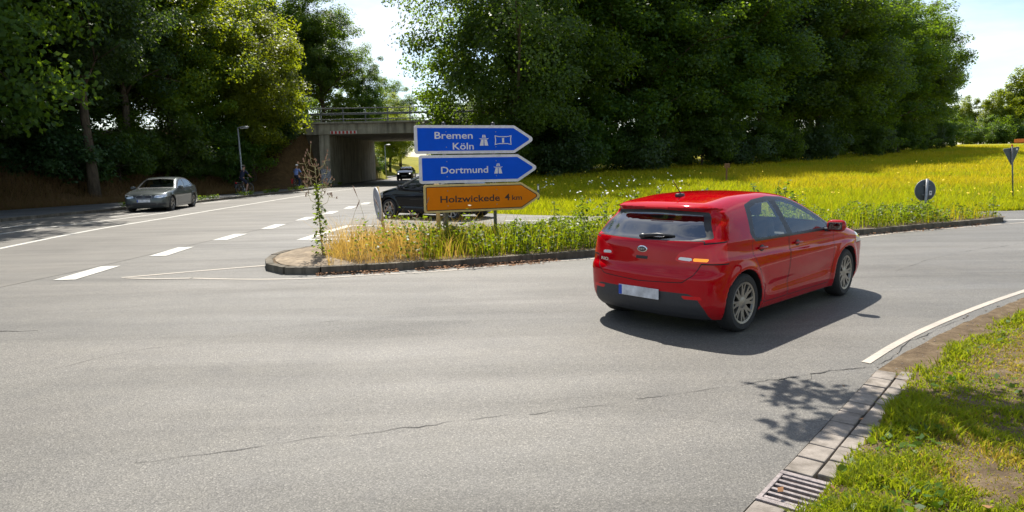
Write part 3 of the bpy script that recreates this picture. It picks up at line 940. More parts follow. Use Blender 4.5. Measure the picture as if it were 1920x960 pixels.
species('shrub', 15, 3.4, 2.2, 0.1, 90, 140, 0.17, M_LEAF_D, 0.06, top_heavy=0.35, rc=0.3)
species('bush', 16, 4.6, 2.6, 0.2, 110, 140, 0.18, M_LEAF, 0.08, top_heavy=0.4, rc=0.28)

def tree(key, x, y, label, cat='tree', group=None, s=1.0, rz=0.0, name='broadleaf_tree', z=None, sz=None):
    tm, cm = TREE[key]
    zz = float(terrain(x, y)) if z is None else z
    t = empty(name, (x, y, zz), rz, label, cat, group)
    t.scale = (s, s, s if sz is None else sz)
    link('trunk', tm, None, t); link('crown', cm, None, t)
    return t

rng = np.random.RandomState(77)
GW = 'broadleaf trees of the wood on the left bank'
LW_ = 'tall dark broadleaf tree in the dense wood on the left bank'
left = [  # x, y, species, scale
    (-22.0, 26.9, 'oak', 1.3), (-46, 56, 'oak', 1.35), (-40, 60, 'lime', 1.4), (-52, 48, 'oak', 1.35), (-34, 62, 'oak', 1.25), (-50, 40, 'lime', 1.4), (-26.5, 57, 'oak', 1.15), (-27.5, 30.5, 'lime', 1.0), (-22.0, 36.3, 'ash', 0.95), (-29.5, 36.5, 'oak', 1.0), (-26.2, 40.0, 'lime', 0.95),
    (-23.2, 42.0, 'ash', 0.9), (-28.5, 43.0, 'oak', 1.05), (-22.8, 46.8, 'maple', 0.95), (-27.0, 48.5, 'ash', 1.05), (-24.5, 53.0, 'oak', 1.0),
    (-33.5, 33.0, 'oak', 1.1), (-36.0, 41.0, 'ash', 1.15), (-33.0, 48.5, 'lime', 1.2), (-30.5, 55.0, 'oak', 1.1), (-39.5, 50.0, 'oak', 1.2), (-42.0, 36.0, 'lime', 1.2), (-29.5, 25.0, 'lime', 1.0), (-36.0, 28.0, 'ash', 1.0)]
for i, (x, y, k, s) in enumerate(left):
    tree(k, x, y, LW_ if (x, y) != (-22.0, 36.3) else 'tree with a long bare trunk on the left bank above the grey saloon', group=GW, s=s, rz=rng.uniform(0, 6.28))
tree('maple', -19.6, 52.5, 'light green tree overhanging the path just left of the bridge', s=0.88, rz=1.3)
GB = 'trees behind the bridge on the left'
for x, y, k, s in ((-23.0, 86, 'oak', 0.98), (-18.6, 88.5, 'lime', 0.72), (-28.5, 86, 'lime', 1.25), (-34.5, 88, 'oak', 1.25), (-27, 93, 'oak', 1.1)):
    tree(k, x, y, 'tall dark tree rising behind the bridge railing on the left', group=GB, s=s, rz=rng.uniform(0, 6.28), z=4.6)
# left of the road beyond the bridge
GT = 'sunlit trees seen through the bridge opening'
for x, y, k, s in ((-19.5, 112, 'maple', 0.75), (-24, 104, 'lime', 0.7), (-12, 150, 'maple', 0.85), (-21, 132, 'oak', 0.8), (-5, 128, 'maple', 0.75), (-4.5, 106, 'lime', 0.65), (-3.2, 88, 'lime', 0.6), (-4.4, 95, 'maple', 0.62), (-7.4, 124, 'oak', 0.8), (-16, 165, 'oak', 0.8), (-26, 150, 'lime', 0.9)):
    tree(k, x, y, 'tree beside the sunlit road seen through the bridge opening', group=GT, s=s, rz=rng.uniform(0, 6.28))
# wood behind the meadow
tree('bigmaple', 0.3, 47.5, 'large light green tree right of the bridge with branches hanging over its railing', s=1.0, rz=2.2, z=0.0)
GR = 'broadleaf trees of the wood behind the meadow'
RW = 'tall dark broadleaf tree in the dense wood behind the meadow'
right = [(6.0, 53.5, 'lime', 1.1), (10.5, 55.5, 'oak', 1.05), (15.0, 58.5, 'lime', 1.15), (19.0, 62.0, 'oak', 1.05), (23.5, 64.5, 'ash', 1.0), (27.5, 67.5, 'lime', 1.2),
         (32.0, 71.5, 'oak', 1.05), (36.5, 76.0, 'lime', 1.15), (41.5, 80.5, 'oak', 1.05), (46.0, 85.5, 'lime', 1.15), (51.0, 90.0, 'oak', 1.0),
         (4.5, 60.5, 'oak', 1.15), (12.5, 64.0, 'ash', 1.15), (20.5, 70.5, 'lime', 1.3), (28.0, 76.0, 'oak', 1.2), (36.5, 84.0, 'ash', 1.15), (45.0, 93.5, 'oak', 1.1), (55.0, 97.5, 'oak', 0.95)]
for i, (x, y, k, s) in enumerate(right):
    tree(k, x, y, RW, group=GR, s=s * 1.28, sz=s * 0.98, rz=rng.uniform(0, 6.28))
tree('oak', 60.0, 101.0, 'tall open tree at the right end of the wood, sky showing through its branches', s=0.93, rz=0.7)
GS = 'bushes along the foot of the wood'
for x, y in ((-0.5, 53.0), (2.6, 54.0), (5.2, 50.5), (-2.6, 52.0), (1.2, 50.0)):
    tree('bush', x, y, 'dark bush beside the bridge at the right', 'bush', 'bushes right of the bridge', rng.uniform(1.0, 1.3), rng.uniform(0, 6.28), 'bush')
for k_ in range(17):
    f_ = k_ / 16
    x = float(np.interp(f_, [0, 0.2, 0.5, 0.75, 1], [2.5, 10, 24, 40, 63])) + rng.normal(0, 0.5)
    y = float(np.interp(f_, [0, 0.2, 0.5, 0.75, 1], [47.5, 51.5, 61.5, 75.5, 99])) + rng.normal(0, 0.6)
    tree('bush' if k_ % 3 else 'shrub', x, y, 'dark bush at the foot of the wood along the meadow edge', 'bush', GS, rng.uniform(0.8, 1.25), rng.uniform(0, 6.28), 'bush')
GL = 'bushes on the left bank'
for x, y in ((-24.6, 28.5), (-26.8, 33.5), (-23.8, 36.5), (-22.4, 39.5), (-21.6, 43.5), (-21.0, 46.0), (-20.2, 49.0), (-19.8, 54.5), (-22.5, 50.5), (-25.0, 44.0), (-28.0, 39.0), (-30.0, 32.0), (-22.0, 56.0), (-18.9, 56.6), (-18.4, 58.4), (-20.6, 57.6), (-30.5, 28.5), (-26.5, 29.5)):
    tree('bush' if rng.uniform() < 0.5 else 'shrub', x, y, 'dark bush under the trees on the left bank', 'bush', GL, rng.uniform(0.75, 1.1), rng.uniform(0, 6.28), 'bush')
GP = 'bushes beside the road beyond the bridge'
for x, y in ((-18.6, 84), (-18.9, 90), (-19.3, 97), (-20.5, 105), (-4.4, 96), (-3.4, 84.0), (-2.9, 87.5), (-3.6, 91), (-6.0, 103), (-7.0, 110)):
    tree('bush', x, y, 'sunlit bush beside the road seen through the bridge opening', 'bush', GP, rng.uniform(0.55, 0.9), rng.uniform(0, 6.28), 'bush', z=0.0)
# far right
for x, y, k, s, l in ((100, 142, 'round', 0.62, 'round sunlit yellow green tree at the far end of the meadow'), (92, 150, 'round', 0.66, 'dark green tree between the wood and the round sunlit tree'),
                      (117, 158, 'round', 0.98, 'tall pale green tree at the far right behind the meadow'), (109, 165, 'round', 0.66, 'low tree behind the round sunlit tree at the far right'), (86, 138, 'bush', 1.35, 'rounded light green bush at the right foot of the wood')):
    tree(k, x, y, l, 'bush' if k == 'bush' else 'tree', s=s, rz=rng.uniform(0, 6.28), name='bush' if k == 'bush' else 'broadleaf_tree')

for x, y in ((96, 136), (103, 139), (109, 143), (116, 146), (90, 133)):
    tree('bush', x, y, 'low bush in the hedge at the far edge of the meadow', 'bush', 'hedge at the far edge of the meadow', rng.uniform(0.9, 1.2), rng.uniform(0, 6.28), 'bush')
# the roadside tree on the right, outside the picture but for one leafy twig and its shade
cm, C = crown_mesh('crown', 31, 3.0, 4.3, 9.0, 120, 120, 0.16, fill=0.3)
rs_ = np.random.RandomState(8)
limb = [((-7.62, 1.22, 4.2), 0.18, 42), ((-7.8, 1.0, 4.2), 0.14, 26), ((-7.35, 1.08, 4.2), 0.22, 50), ((-8.0, 0.36, 4.15), 0.15, 26), ((-7.8, 0.46, 4.15), 0.18, 40), ((-7.5, 0.5, 4.2), 0.22, 60), ((-7.1, 0.8, 4.25), 0.36, 150), ((-6.7, 0.7, 4.3), 0.36, 150), ((-6.9, 0.3, 4.2), 0.3, 90),  ((-7.0, 0.9, 4.25), 0.26, 70), ((-7.45, 0.55, 4.2), 0.2, 45), ((-7.3, 0.12, 4.15), 0.2, 40), ((-6.6, 0.5, 4.3), 0.32, 85), ((-6.2, 0.6, 4.5), 0.42, 130), ((-5.9, 0.15, 4.4), 0.38, 110), ((-5.4, 0.7, 4.6), 0.45, 140), ((-4.9, 0.4, 4.7), 0.5, 150), ((-4.5, 0.0, 4.8), 0.4, 120), ((-4.2, 0.9, 4.9), 0.45, 120), ((-3.6, 0.6, 5.0), 0.6, 200), ((-6.7, 0.05, 4.2), 0.26, 60)]
Ps = []
for c_, r_, n_ in limb:
    o_ = rs_.normal(0, 0.5, (n_, 3)) * r_; o_[:, 2] *= 0.5
    Ps.append(np.array(c_) + o_)
Ps = np.concatenate(Ps)
V, F = leaf_quads(Ps, np.tile([0, 0, 1.0], (len(Ps), 1)), 0.13, rs_)
me2 = np_mesh('limb_leaves', V, F); add_attr(me2, 'rnd', np.repeat(rs_.uniform(0, 1, len(Ps)), 4))
t = empty('broadleaf_tree', (9.3, 6.6, 0.05), 0, 'roadside tree on the right verge, a leafy twig showing in the top right corner', 'tree')
mb = MB()
mb.tube([(0, 0, -0.4), (0.05, 0, 2), (0, 0.05, 4.5), (0, 0, 8)], [0.22, 0.17, 0.12, 0.03], 10)
mb.tube([(0.03, 0, 3.0), (-2.2, 0.4, 4.6), (-4.5, 0.5, 4.7), (-6.2, 0.5, 4.45), (-7.2, 0.7, 4.25), (-7.9, 1.0, 4.2)], [0.08, 0.055, 0.035, 0.02, 0.012, 0.005], 7)
mb.tube([(-5.0, 0.5, 4.6), (-6.2, 0.25, 4.4), (-7.2, 0.4, 4.2), (-8.2, 0.36, 4.15)], [0.02, 0.012, 0.008, 0.004], 5)
for j in np.random.RandomState(2).permutation(len(C))[:14]:
    mb.tube([(0, 0, 4 + 0.2 * (j % 8)), tuple(C[j])], [0.06, 0.015], 5)
mb.tube([(-0.5, -0.5, 4.6), (-1.8, 0.6, 4.2), (-3.0, 1.35, 3.77)], [0.04, 0.02, 0.006], 5)
mb.build('trunk', M_BARK, t, True)
link('crown', cm, M_LEAF_L, t); link('limb_leaves', me2, M_LEAF_L, t)
P3 = np.array([-3.03, 1.38, 3.72]) + rs_.normal(0, 0.07, (16, 3))
V, F = leaf_quads(P3, np.tile([0, 0, 1.0], (len(P3), 1)), 0.12, rs_)
me3 = np_mesh('twig_leaves', V, F); add_attr(me3, 'rnd', np.repeat(rs_.uniform(0, 1, len(P3)), 4))
link('twig_leaves', me3, M_LEAF, t)

# ------------------------------------------------------------------ grass
def blades(name, P, h, w, lean, mat, rnd, dry, kind='stuff', seed=1, segs=2, parent=None, bend=0.5):
    """tapered bent blades rooted at P"""
    rs = np.random.RandomState(seed)
    n = len(P)
    az = rs.uniform(0, 2 * np.pi, n)
    side = np.stack([np.cos(az), np.sin(az), np.zeros(n)], 1)
    la = rs.uniform(0, 2 * np.pi, n)
    ld = np.stack([np.cos(la), np.sin(la), np.zeros(n)], 1) * (lean * rs.uniform(0.2, 1.2, n) * h)[:, None]
    up = np.array([0, 0, 1.0])
    w2 = (w / 2)[:, None] * side
    mid = P + up * (h * 0.55)[:, None] + ld * 0.3
    tip = P + up * (h * rs.uniform(0.85, 1.0, n))[:, None] + ld
    if segs == 2:
        V = np.stack([P - w2, P + w2, mid + w2 * 0.8, mid - w2 * 0.8, tip], 1).reshape(-1, 3)
        b = np.arange(n)[:, None] * 5
        F = np.concatenate([b + [0, 1, 2], b + [0, 2, 3], b + [3, 2, 4]], 0)
        tipv = np.tile([0, 0, 0.55, 0.55, 1.0], n); k = 5
    else:
        V = np.stack([P - w2, P + w2, tip], 1).reshape(-1, 3)
        F = np.arange(3 * n).reshape(n, 3)
        tipv = np.tile([0, 0, 1.0], n); k = 3
    me = np_mesh(name, V, F)
    add_attr(me, 'tip', tipv); add_attr(me, 'rnd', np.repeat(rnd, k)); add_attr(me, 'dry', np.repeat(dry, k))
    return tag(link(name, me, mat, parent), kind=kind)

# meadow
rs = np.random.RandomState(41)
N = 330000
u_ = rs.uniform(0, 1, N)
yy = 21 + 84 * u_ ** 1.55
xx = -4 + rs.uniform(0, 1, N) * (yy * 0.80 + 8)
fe = np.interp(xx, [p[0] for p in SLIP_FAR], [p[1] for p in SLIP_FAR])
m = (yy > fe + 0.12) & (xx > right_edge(yy) + 0.3)
wood = np.interp(xx, [0, 1.5, 10, 22, 39, 63.5, 80], [48, 50, 55.5, 64, 79, 100, 120])
m &= yy < wood + 2
xx, yy = xx[m], yy[m]
zz = terrain(xx, yy)
dist = yy - np.interp(xx, [p[0] for p in SLIP_FAR], [p[1] for p in SLIP_FAR])
big = fbm(xx * 0.12, yy * 0.20, 5); mid_ = fbm(xx * 0.8, yy * 0.8, 6)
pd = np.clip(0.03 + 0.75 * sstep(3.0, 16, dist + 9 * (big - 0.5)) * (0.10 + 1.2 * sstep(0.40, 0.62, 0.6 * big + 0.4 * mid_)), 0, 0.8)
pd = pd * np.where(xx < 12, 0.6, 1.3)
dry = np.where(rs.uniform(0, 1, len(xx)) < pd, rs.uniform(0.6, 1.0, len(xx)), rs.uniform(0.0, 0.4, len(xx)))
h = (0.08 + 0.34 * mid_ ** 1.5) * rs.uniform(0.5, 1.5, len(xx)) * (0.75 + 0.35 * sstep(0, 4, dist))
w = 0.016 + 0.0006 * yy
blades('meadow_grass', np.stack([xx, yy, zz - 0.02], 1), h, w, 0.8, M_MEADOW, rs.uniform(0, 1, len(xx)), dry, seed=3, segs=1)
# yellow flower heads and white umbels scattered in the meadow
def dots(name, n, sz, mat, seed, ymax=60, xr=(0, 30), hh=(0.35, 0.6), clus=0.6):
    rs = np.random.RandomState(seed)
    x = rs.uniform(*xr, n * 6); y = 21 + (ymax - 21) * rs.uniform(0, 1, n * 6) ** 1.4
    f_ = np.interp(x, [p[0] for p in SLIP_FAR], [p[1] for p in SLIP_FAR])
    m = (y > f_ + 0.6) & (fbm(x * 0.35, y * 0.35, seed) > clus) & (y < np.interp(x, [0, 1.5, 10, 22, 39, 63.5], [46, 48, 53, 61, 76, 98]))
    x, y = x[m][:n], y[m][:n]
    P = np.stack([x, y, terrain(x, y) + rs.uniform(*hh, len(x))], 1)
    V, F = leaf_quads(P, np.tile([0, -0.2, 1.0], (len(P), 1)), sz, rs)
    tag(link(name, np_mesh(name, V, F), mat), kind='stuff')
M_YFLOW = plain('yellow_flower', (0.70, 0.50, 0.02), 0.8)
M_WFLOW = plain('white_flower', (0.75, 0.74, 0.66), 0.8)
dots('yellow_flowers', 260, 0.10, M_YFLOW, 51)
dots('white_flowers', 90, 0.10, M_WFLOW, 52, 36, (0, 9), (0.45, 0.7), 0.55)

# right verge
def verge_patch(x, y):
    d = verge_depth(x, y)
    n1 = fbm(x * 1.1, y * 1.1, 31); n2 = fbm(x * 3.0, y * 3.0, 32)
    s = x + y
    far = s > 8.35                                       # beyond the paved gutter: bare strip beside the shoulder
    bare = np.where(far, 1 - sstep(0.12, 0.30, d + 0.5 * (n1 - 0.5) + 0.25 * (n2 - 0.5)), 0.0)
    bare = np.maximum(bare, 0.75 * np.exp(-(((x - 2.55) / 0.26) ** 2 + ((y - 3.42) / 0.12) ** 2)))
    bare = np.maximum(bare, 0.7 * sstep(0.60, 0.72, n2) * sstep(0.5, 1.0, d))
    dry = sstep(0.40, 0.58, n1 * 0.6 + n2 * 0.4) * sstep(0.4, 0.9, d)
    dry = np.maximum(dry, 0.95 * sstep(0.38, 0.85, d + 0.3 * (n2 - 0.5)) * sstep(8.3, 8.9, s))
    return d, bare, dry
rs = np.random.RandomState(43)
N = 420000
yy = 1.0 + 12 * rs.uniform(0, 1, N) ** 1.6
xx = 0.7 + rs.uniform(0, 1, N) * (yy * 1.05 + 0.4)
d, bare, dryp = verge_patch(xx, yy)
edge_lim = np.where(xx + yy < 8.3, 0.25 + 0.16 * (fbm(xx * 3, yy * 3, 35) - 0.42) + 0.09 * sstep(5.2, 6.6, xx + yy) * 0, 0.14)
m = (d > edge_lim) & (rs.uniform(0, 1, N) > bare * 0.97) & (xx < yy * 0.85 + 1.0)
tuft = fbm(xx * 9, yy * 9, 36)
m &= rs.uniform(0, 1, N) < 0.35 + 0.9 * sstep(0.35, 0.6, tuft)
xx, yy, d, dryp, bare = xx[m], yy[m], d[m], dryp[m], bare[m]
zz = verge_z(xx, yy)
dry = np.where(rs.uniform(0, 1, len(xx)) < 0.06 + 0.85 * dryp, rs.uniform(0.55, 1, len(xx)), rs.uniform(0, 0.25, len(xx)))
hgt = (0.024 + 0.045 * sstep(0.4, 0.7, fbm(xx * 4, yy * 4, 38))) * rs.uniform(0.5, 1.4, len(xx)) * np.where(dry > 0.5, 0.75, 1.0) * (1.3 - 0.5 * sstep(0.3, 1.0, d)) * (1 - 0.4 * bare)
blades('verge_grass', np.stack([xx, yy, zz - 0.004], 1), hgt, 0.0045 + 0.0009 * yy * rs.uniform(0.6, 1.3, len(xx)), 0.95, M_VERGE, rs.uniform(0, 1, len(xx)), dry, seed=7)

def flat_leaves(name, P, size, mat, seed, tilt=0.4, kind='stuff'):
    rs = np.random.RandomState(seed)
    V, F = leaf_quads(P, np.tile([0, 0, 1.0], (len(P), 1)), size, rs, tilt)
    me = np_mesh(name, V, F)
    add_attr(me, 'rnd', np.repeat(rs.uniform(0, 1, len(P)), 4))
    return tag(link(name, me, mat), kind=kind)
# grit and pebbles on the bare strip and along the road edges
rs = np.random.RandomState(48)
N = 2600
yy = 3.2 + 8 * rs.uniform(0, 1, N) ** 1.3; xx = 1.4 + rs.uniform(0, 1, N) * (yy * 0.85)
d = verge_depth(xx, yy)
m = (d > -0.10) & (d < 0.75) & (rs.uniform(0, 1, N) < np.where(d < 0.03, 0.35, 1.0)) & ((xx + yy > 8.3) | (d > 0.4))
xx, yy, d = xx[m], yy[m], d[m]
c = np.stack([xx, yy, np.maximum(verge_z(xx, yy), 0.0) + 0.002], 1); n_ = len(c)
sz = rs.uniform(0.004, 0.013, n_)[:, None, None] * np.array([1.2, 0.9, 0.6])
o8 = np.array([[1, 0, 0], [-1, 0, 0], [0, 1, 0], [0, -1, 0], [0, 0, 1], [0, 0, -1.0]])
V = (c[:, None, :] + o8[None] * sz * rs.uniform(0.7, 1.3, (n_, 6, 1))).reshape(-1, 3)
F = (np.arange(n_)[:, None, None] * 6 + np.array([[0, 2, 4], [2, 1, 4], [1, 3, 4], [3, 0, 4], [2, 0, 5], [1, 2, 5], [3, 1, 5], [0, 3, 5]])[None]).reshape(-1, 3)
tag(link('pebbles', np_mesh('pebbles', V, F), plain('pebble', (0.26, 0.21, 0.16), 0.9, var=0.5, scale=9)), kind='stuff')
# broad-leaved herbs in the verge
rs = np.random.RandomState(44)
N = 5200
yy = 2.6 + 6.5 * rs.uniform(0, 1, N) ** 1.5; xx = 0.9 + rs.uniform(0, 1, N) * yy
d, bare, dryp = verge_patch(xx, yy)
m = (d > 0.28) & (bare < 0.3) & (dryp < 0.45) & (fbm(xx * 2.5, yy * 2.5, 47) > 0.5)
P = np.stack([xx[m], yy[m], verge_z(xx[m], yy[m]) + rs.uniform(0.01, 0.05, m.sum())], 1)
flat_leaves('verge_herbs', P, 0.055, M_WEED, 45, 0.9)
# a few dead leaves lying in the verge and along the gutter
P = []
for x, y in ((1.9, 3.35), (2.25, 4.25), (2.75, 4.6), (1.62, 3.3), (1.75, 3.15), (2.9, 3.2), (2.45, 4.9), (3.3, 5.0), (1.36, 3.32), (3.6, 5.3), (2.2, 3.0)):
    P.append((x, y, float(verge_z(x, y)) + 0.05))
flat_leaves('fallen_leaves', np.array(P), 0.045, M_LITTER, 46, 0.5)

# island: dry grass on the left, green weeds further right
rs = np.random.RandomState(61)
ISLP = isl_s
N = 42000
xx = rs.uniform(-4.4, 1.6, N); yy = rs.uniform(11, 18, N)
edge_in = inside(xx, yy, [(c_[0] * 0.985 + 0.015 * 1.0, c_[1] * 0.985 + 0.015 * 15) for c_ in ISLP]) & ~inside(xx, yy, [(-5, 10.5), (-3.1, 10.5), (-3.05, 11.3), (-3.45, 12.3), (-3.45, 14.6), (-5, 14.6)])
pr = 1 - sstep(-2.4, 0.3, xx + 0.5 * (fbm(xx * 1.5, yy * 1.5, 62) - 0.5))
m = edge_in & (rs.uniform(0, 1, N) < pr) & (rs.uniform(0, 1, N) < 0.10 + 0.6 * sstep(0.35, 0.65, fbm(xx * 2.6, yy * 2.6, 63)))
xx, yy = xx[m], yy[m]
h = (0.16 + 0.62 * fbm(xx * 1.8, yy * 1.8, 64) ** 1.5) * rs.uniform(0.4, 1.6, len(xx))
dry = np.where(rs.uniform(0, 1, len(xx)) < 0.82, rs.uniform(0.7, 1, len(xx)), rs.uniform(0, 0.4, len(xx)))
blades('dry_grass', np.stack([xx, yy, np.full(len(xx), 0.11)], 1), h, rs.uniform(0.004, 0.010, len(xx)), 0.75, M_DRYG, rs.uniform(0, 1, len(xx)), dry, seed=9)
# green undergrowth
N = 42000
xx = rs.uniform(-3.3, 12.9, N); yy = rs.uniform(11.2, 19.6, N)
edge_in = inside(xx, yy, [(c_[0] * 0.99 + 0.05, c_[1] * 0.985 + 0.015 * 15.5) for c_ in ISLP])
pr = sstep(-3.2, -0.6, xx + 0.5 * (fbm(xx * 1.5, yy * 1.5, 62) - 0.5))
m = edge_in & (rs.uniform(0, 1, N) < pr) & (fbm(xx * 1.9, yy * 1.9, 65) > 0.40) & (rs.uniform(0, 1, N) < np.where(xx > 10.8, 0.25, 1.0))
xx, yy = xx[m], yy[m]
h = (0.10 + 1.15 * fbm(xx * 1.3, yy * 1.3, 66) ** 1.9) * np.where(xx > 7, 0.72, 1.0) * np.where(xx > 10.4, 0.5, 1.0)
front_y = np.interp(xx, [-2.3, -0.5, 1.6, 5.5, 9.2, 12.1], [11.26, 11.75, 12.56, 14.2, 15.82, 17.15])
h = h * (1.15 - 0.75 * sstep(1.2, 3.2, yy - front_y))
reps = 4
P = np.stack([np.repeat(xx, reps), np.repeat(yy, reps), np.repeat(np.full(len(xx), 0.12), reps)], 1)
P[:, :2] += rs.normal(0, 0.03, (len(P), 2))
P[:, 2] += np.repeat(h, reps) * rs.uniform(0.05, 1.0, len(P))
flat_leaves('green_undergrowth', P, 0.062, M_WEED, 67, 1.1)
N2 = 16000
xx = rs.uniform(-1.6, 12.6, N2); yy = rs.uniform(11.4, 19.4, N2)
m = inside(xx, yy, [(c_[0] * 0.99 + 0.05, c_[1] * 0.985 + 0.015 * 15.5) for c_ in ISLP])
xx, yy = xx[m], yy[m]
dry = np.where((xx > 9.6) & (rs.uniform(0, 1, len(xx)) < 0.55), 0.9, np.where(rs.uniform(0, 1, len(xx)) < 0.12, 0.8, 0.1))
blades('island_grass', np.stack([xx, yy, np.full(len(xx), 0.11)], 1), rs.uniform(0.2, 0.7, len(xx)) * np.where(xx > 9, 0.6, 1.0) * (1.1 - 0.7 * sstep(1.2, 3.2, yy - np.interp(xx, [-2.3, -0.5, 1.6, 5.5, 9.2, 12.1], [11.26, 11.75, 12.56, 14.2, 15.82, 17.15]))), np.full(len(xx), 0.011), 0.4, M_MEADOW, rs.uniform(0, 1, len(xx)), dry, seed=11)

def leafy_stem(name, x, y, z0, h, label, group=None, seed=0, nl=40, ls=0.10, flowers=None, lean=0.06, stalk=None, cat='plant'):
    rs = np.random.RandomState(seed)
    t = empty(name, (x, y, z0), rs.uniform(0, 6.28), label, cat, group)
    ax = [(lean * h * f * f, 0.03 * math.sin(4 * f), h * f) for f in np.linspace(0, 1, 7)]
    mb = MB(); mb.tube(ax, [0.008 - 0.0008 * i for i in range(7)], 6)
    tips = []
    for k in range(5):
        f = rs.uniform(0.45, 0.95); an = rs.uniform(0, 6.28); l = h * 0.22 * (1.15 - f) + 0.06
        b = (lean * h * f * f, 0.03 * math.sin(4 * f), h * f)
        e = (b[0] + l * math.cos(an) * 0.6, b[1] + l * math.sin(an) * 0.6, b[2] + l)
        mb.tube([b, e], [0.004, 0.002], 4); tips.append(e)
    mb.build('stem', stalk or M_GSTALK, t, True)
    f = rs.uniform(0.08, 1.0, nl)
    an = rs.uniform(0, 6.28, nl); rad = rs.uniform(0.03, 0.13, nl) * (1.2 - 0.6 * f)
    P = np.stack([lean * h * f * f + rad * np.cos(an), 0.03 * np.sin(4 * f) + rad * np.sin(an), h * f], 1)
    V, F = leaf_quads(P, np.stack([np.cos(an) * 0.3, np.sin(an) * 0.3, np.ones(nl)], 1), ls, rs, 0.7)
    me = np_mesh('leaves', V, F); add_attr(me, 'rnd', np.repeat(rs.uniform(0, 1, nl), 4))
    link('leaves', me, M_WEED, t)
    if flowers is not None:
        tips.append(ax[-1])
        P = np.concatenate([np.array(e) + rs.normal(0, 0.03, (5, 3)) for e in tips])
        V, F = leaf_quads(P, np.tile([0, 0, 1.0], (len(P), 1)), 0.035, rs, 1.2)
        link('flower_heads', np_mesh('flower_heads', V, F), flowers, t)
    return t
rs = np.random.RandomState(70)
GI = 'tall weeds on the traffic island'
for k in range(26):
    x = rs.uniform(-1.0, 7.2)
    y = float(np.interp(x, [-1, 0.4, 3.5, 7.6], [11.9, 12.3, 13.6, 15.4])) + rs.uniform(0.15, 1.6)
    leafy_stem('tall_weed', x, y, 0.12, (rs.uniform(0.75, 1.1) if x > 0.9 else rs.uniform(0.5, 0.68)), 'leafy green weed standing taller than the undergrowth on the traffic island', GI, 100 + k, 46, 0.085, None)
leafy_stem('tall_weed', 12.25, 17.35, 0.12, 0.55, 'upright green weed on the right tip of the island', None, 140, 40, 0.09)

# tall thistle at the nose of the island
th = empty('thistle', (-3.42, 12.25, 0.14), 0.4, 'tall gone to seed thistle with brown heads at the left end of the island', 'plant')
rs = np.random.RandomState(71)
mb = MB()
H_ = 2.05
ax = [(-0.05 * f, 0.02 * math.sin(5 * f), H_ * 0.78 * f) for f in np.linspace(0, 1, 8)]
mb.tube(ax, [0.013, 0.012, 0.011, 0.010, 0.009, 0.008, 0.007, 0.006], 7)
heads = []
for k in range(15):
    f = 0.55 + 0.45 * k / 14; b = np.array((-0.05 * f, 0.02 * math.sin(5 * f), H_ * 0.78 * f))
    an = k * 2.4 + rs.uniform(-0.4, 0.4)
    l = rs.uniform(0.20, 0.38) * (1.4 - 0.6 * f)
    e = b + np.array((math.cos(an) * l * 0.75, math.sin(an) * l * 0.5, l * 0.8))
    m1 = b * 0.5 + e * 0.5 + np.array((math.cos(an) * 0.05, math.sin(an) * 0.05, -0.03))
    mb.tube([b, m1, e], [0.0055, 0.004, 0.0025], 5)
    for q in range(4):
        e2 = e + rs.normal(0, 0.075, 3) + np.array((0, 0, 0.03))
        mb.tube([m1 * 0.35 + e * 0.65, e2], [0.0028, 0.0018], 4)
        heads.append(e2)
    heads.append(e)
mb.build('stem', M_STALK, th, True)
mb = MB()
for e in heads:
    mb.lathe([(0.002, -0.012), (0.012, -0.004), (0.013, 0.006), (0.008, 0.016), (0.016, 0.028)], 6, 'Z', tuple(e))
mb.build('seed_heads', M_DUSTY, th, False)['kind'] = 'stuff'
n = 290
f = rs.uniform(0.0, 0.82, n) ; an = rs.uniform(0, 6.28, n); rad = rs.uniform(0.02, 0.16, n) * (1.25 - f)
P = np.stack([-0.05 * f + rad * np.cos(an), rad * np.sin(an), H_ * 0.78 * f], 1)
V, F = leaf_quads(P, np.stack([np.cos(an) * 0.4, np.sin(an) * 0.4, np.ones(n)], 1), 0.075, rs, 0.8)
me = np_mesh('leaves', V, F); add_attr(me, 'rnd', np.repeat(rs.uniform(0, 1, n), 4)); link('leaves', me, M_WEED, th)

# single dry grass stalks rising in front of the signs
rs = np.random.RandomState(72)
GD = 'long dry grass stalks on the island'
for x, y, h, lx in ((-2.72, 12.9, 1.25, -0.25), (-2.30, 12.6, 1.0, -0.2), (-2.05, 12.5, 0.95, -0.15), (-1.75, 12.9, 1.0, 0.2), (-3.0, 12.4, 1.0, 0.25), (-1.55, 12.3, 0.8, -0.3), (-2.5, 12.2, 0.9, 0.3), (-1.9, 12.1, 0.75, 0.25)):
    t = empty('dry_grass_stalk', (x, y, 0.12), 0, 'long dry grass stalk with a seed ear rising above the dry grass', 'grass stalk', GD)
    axp = [(lx * f * f, 0.03 * f, h * f) for f in np.linspace(0, 1, 6)]
    MB().tube(axp, [0.0045, 0.004, 0.0035, 0.003, 0.0025, 0.002], 5).build('stalk', M_STALK, t, True)
    a, b = Vector(axp[-2]), Vector(axp[-1]); d_ = (b - a)
    MB().tube([a + d_ * 0.2, a + d_ * 0.7, b + d_ * 0.1], [0.003, 0.011, 0.002], 5).build('seed_ear', M_DUSTY, t, True)

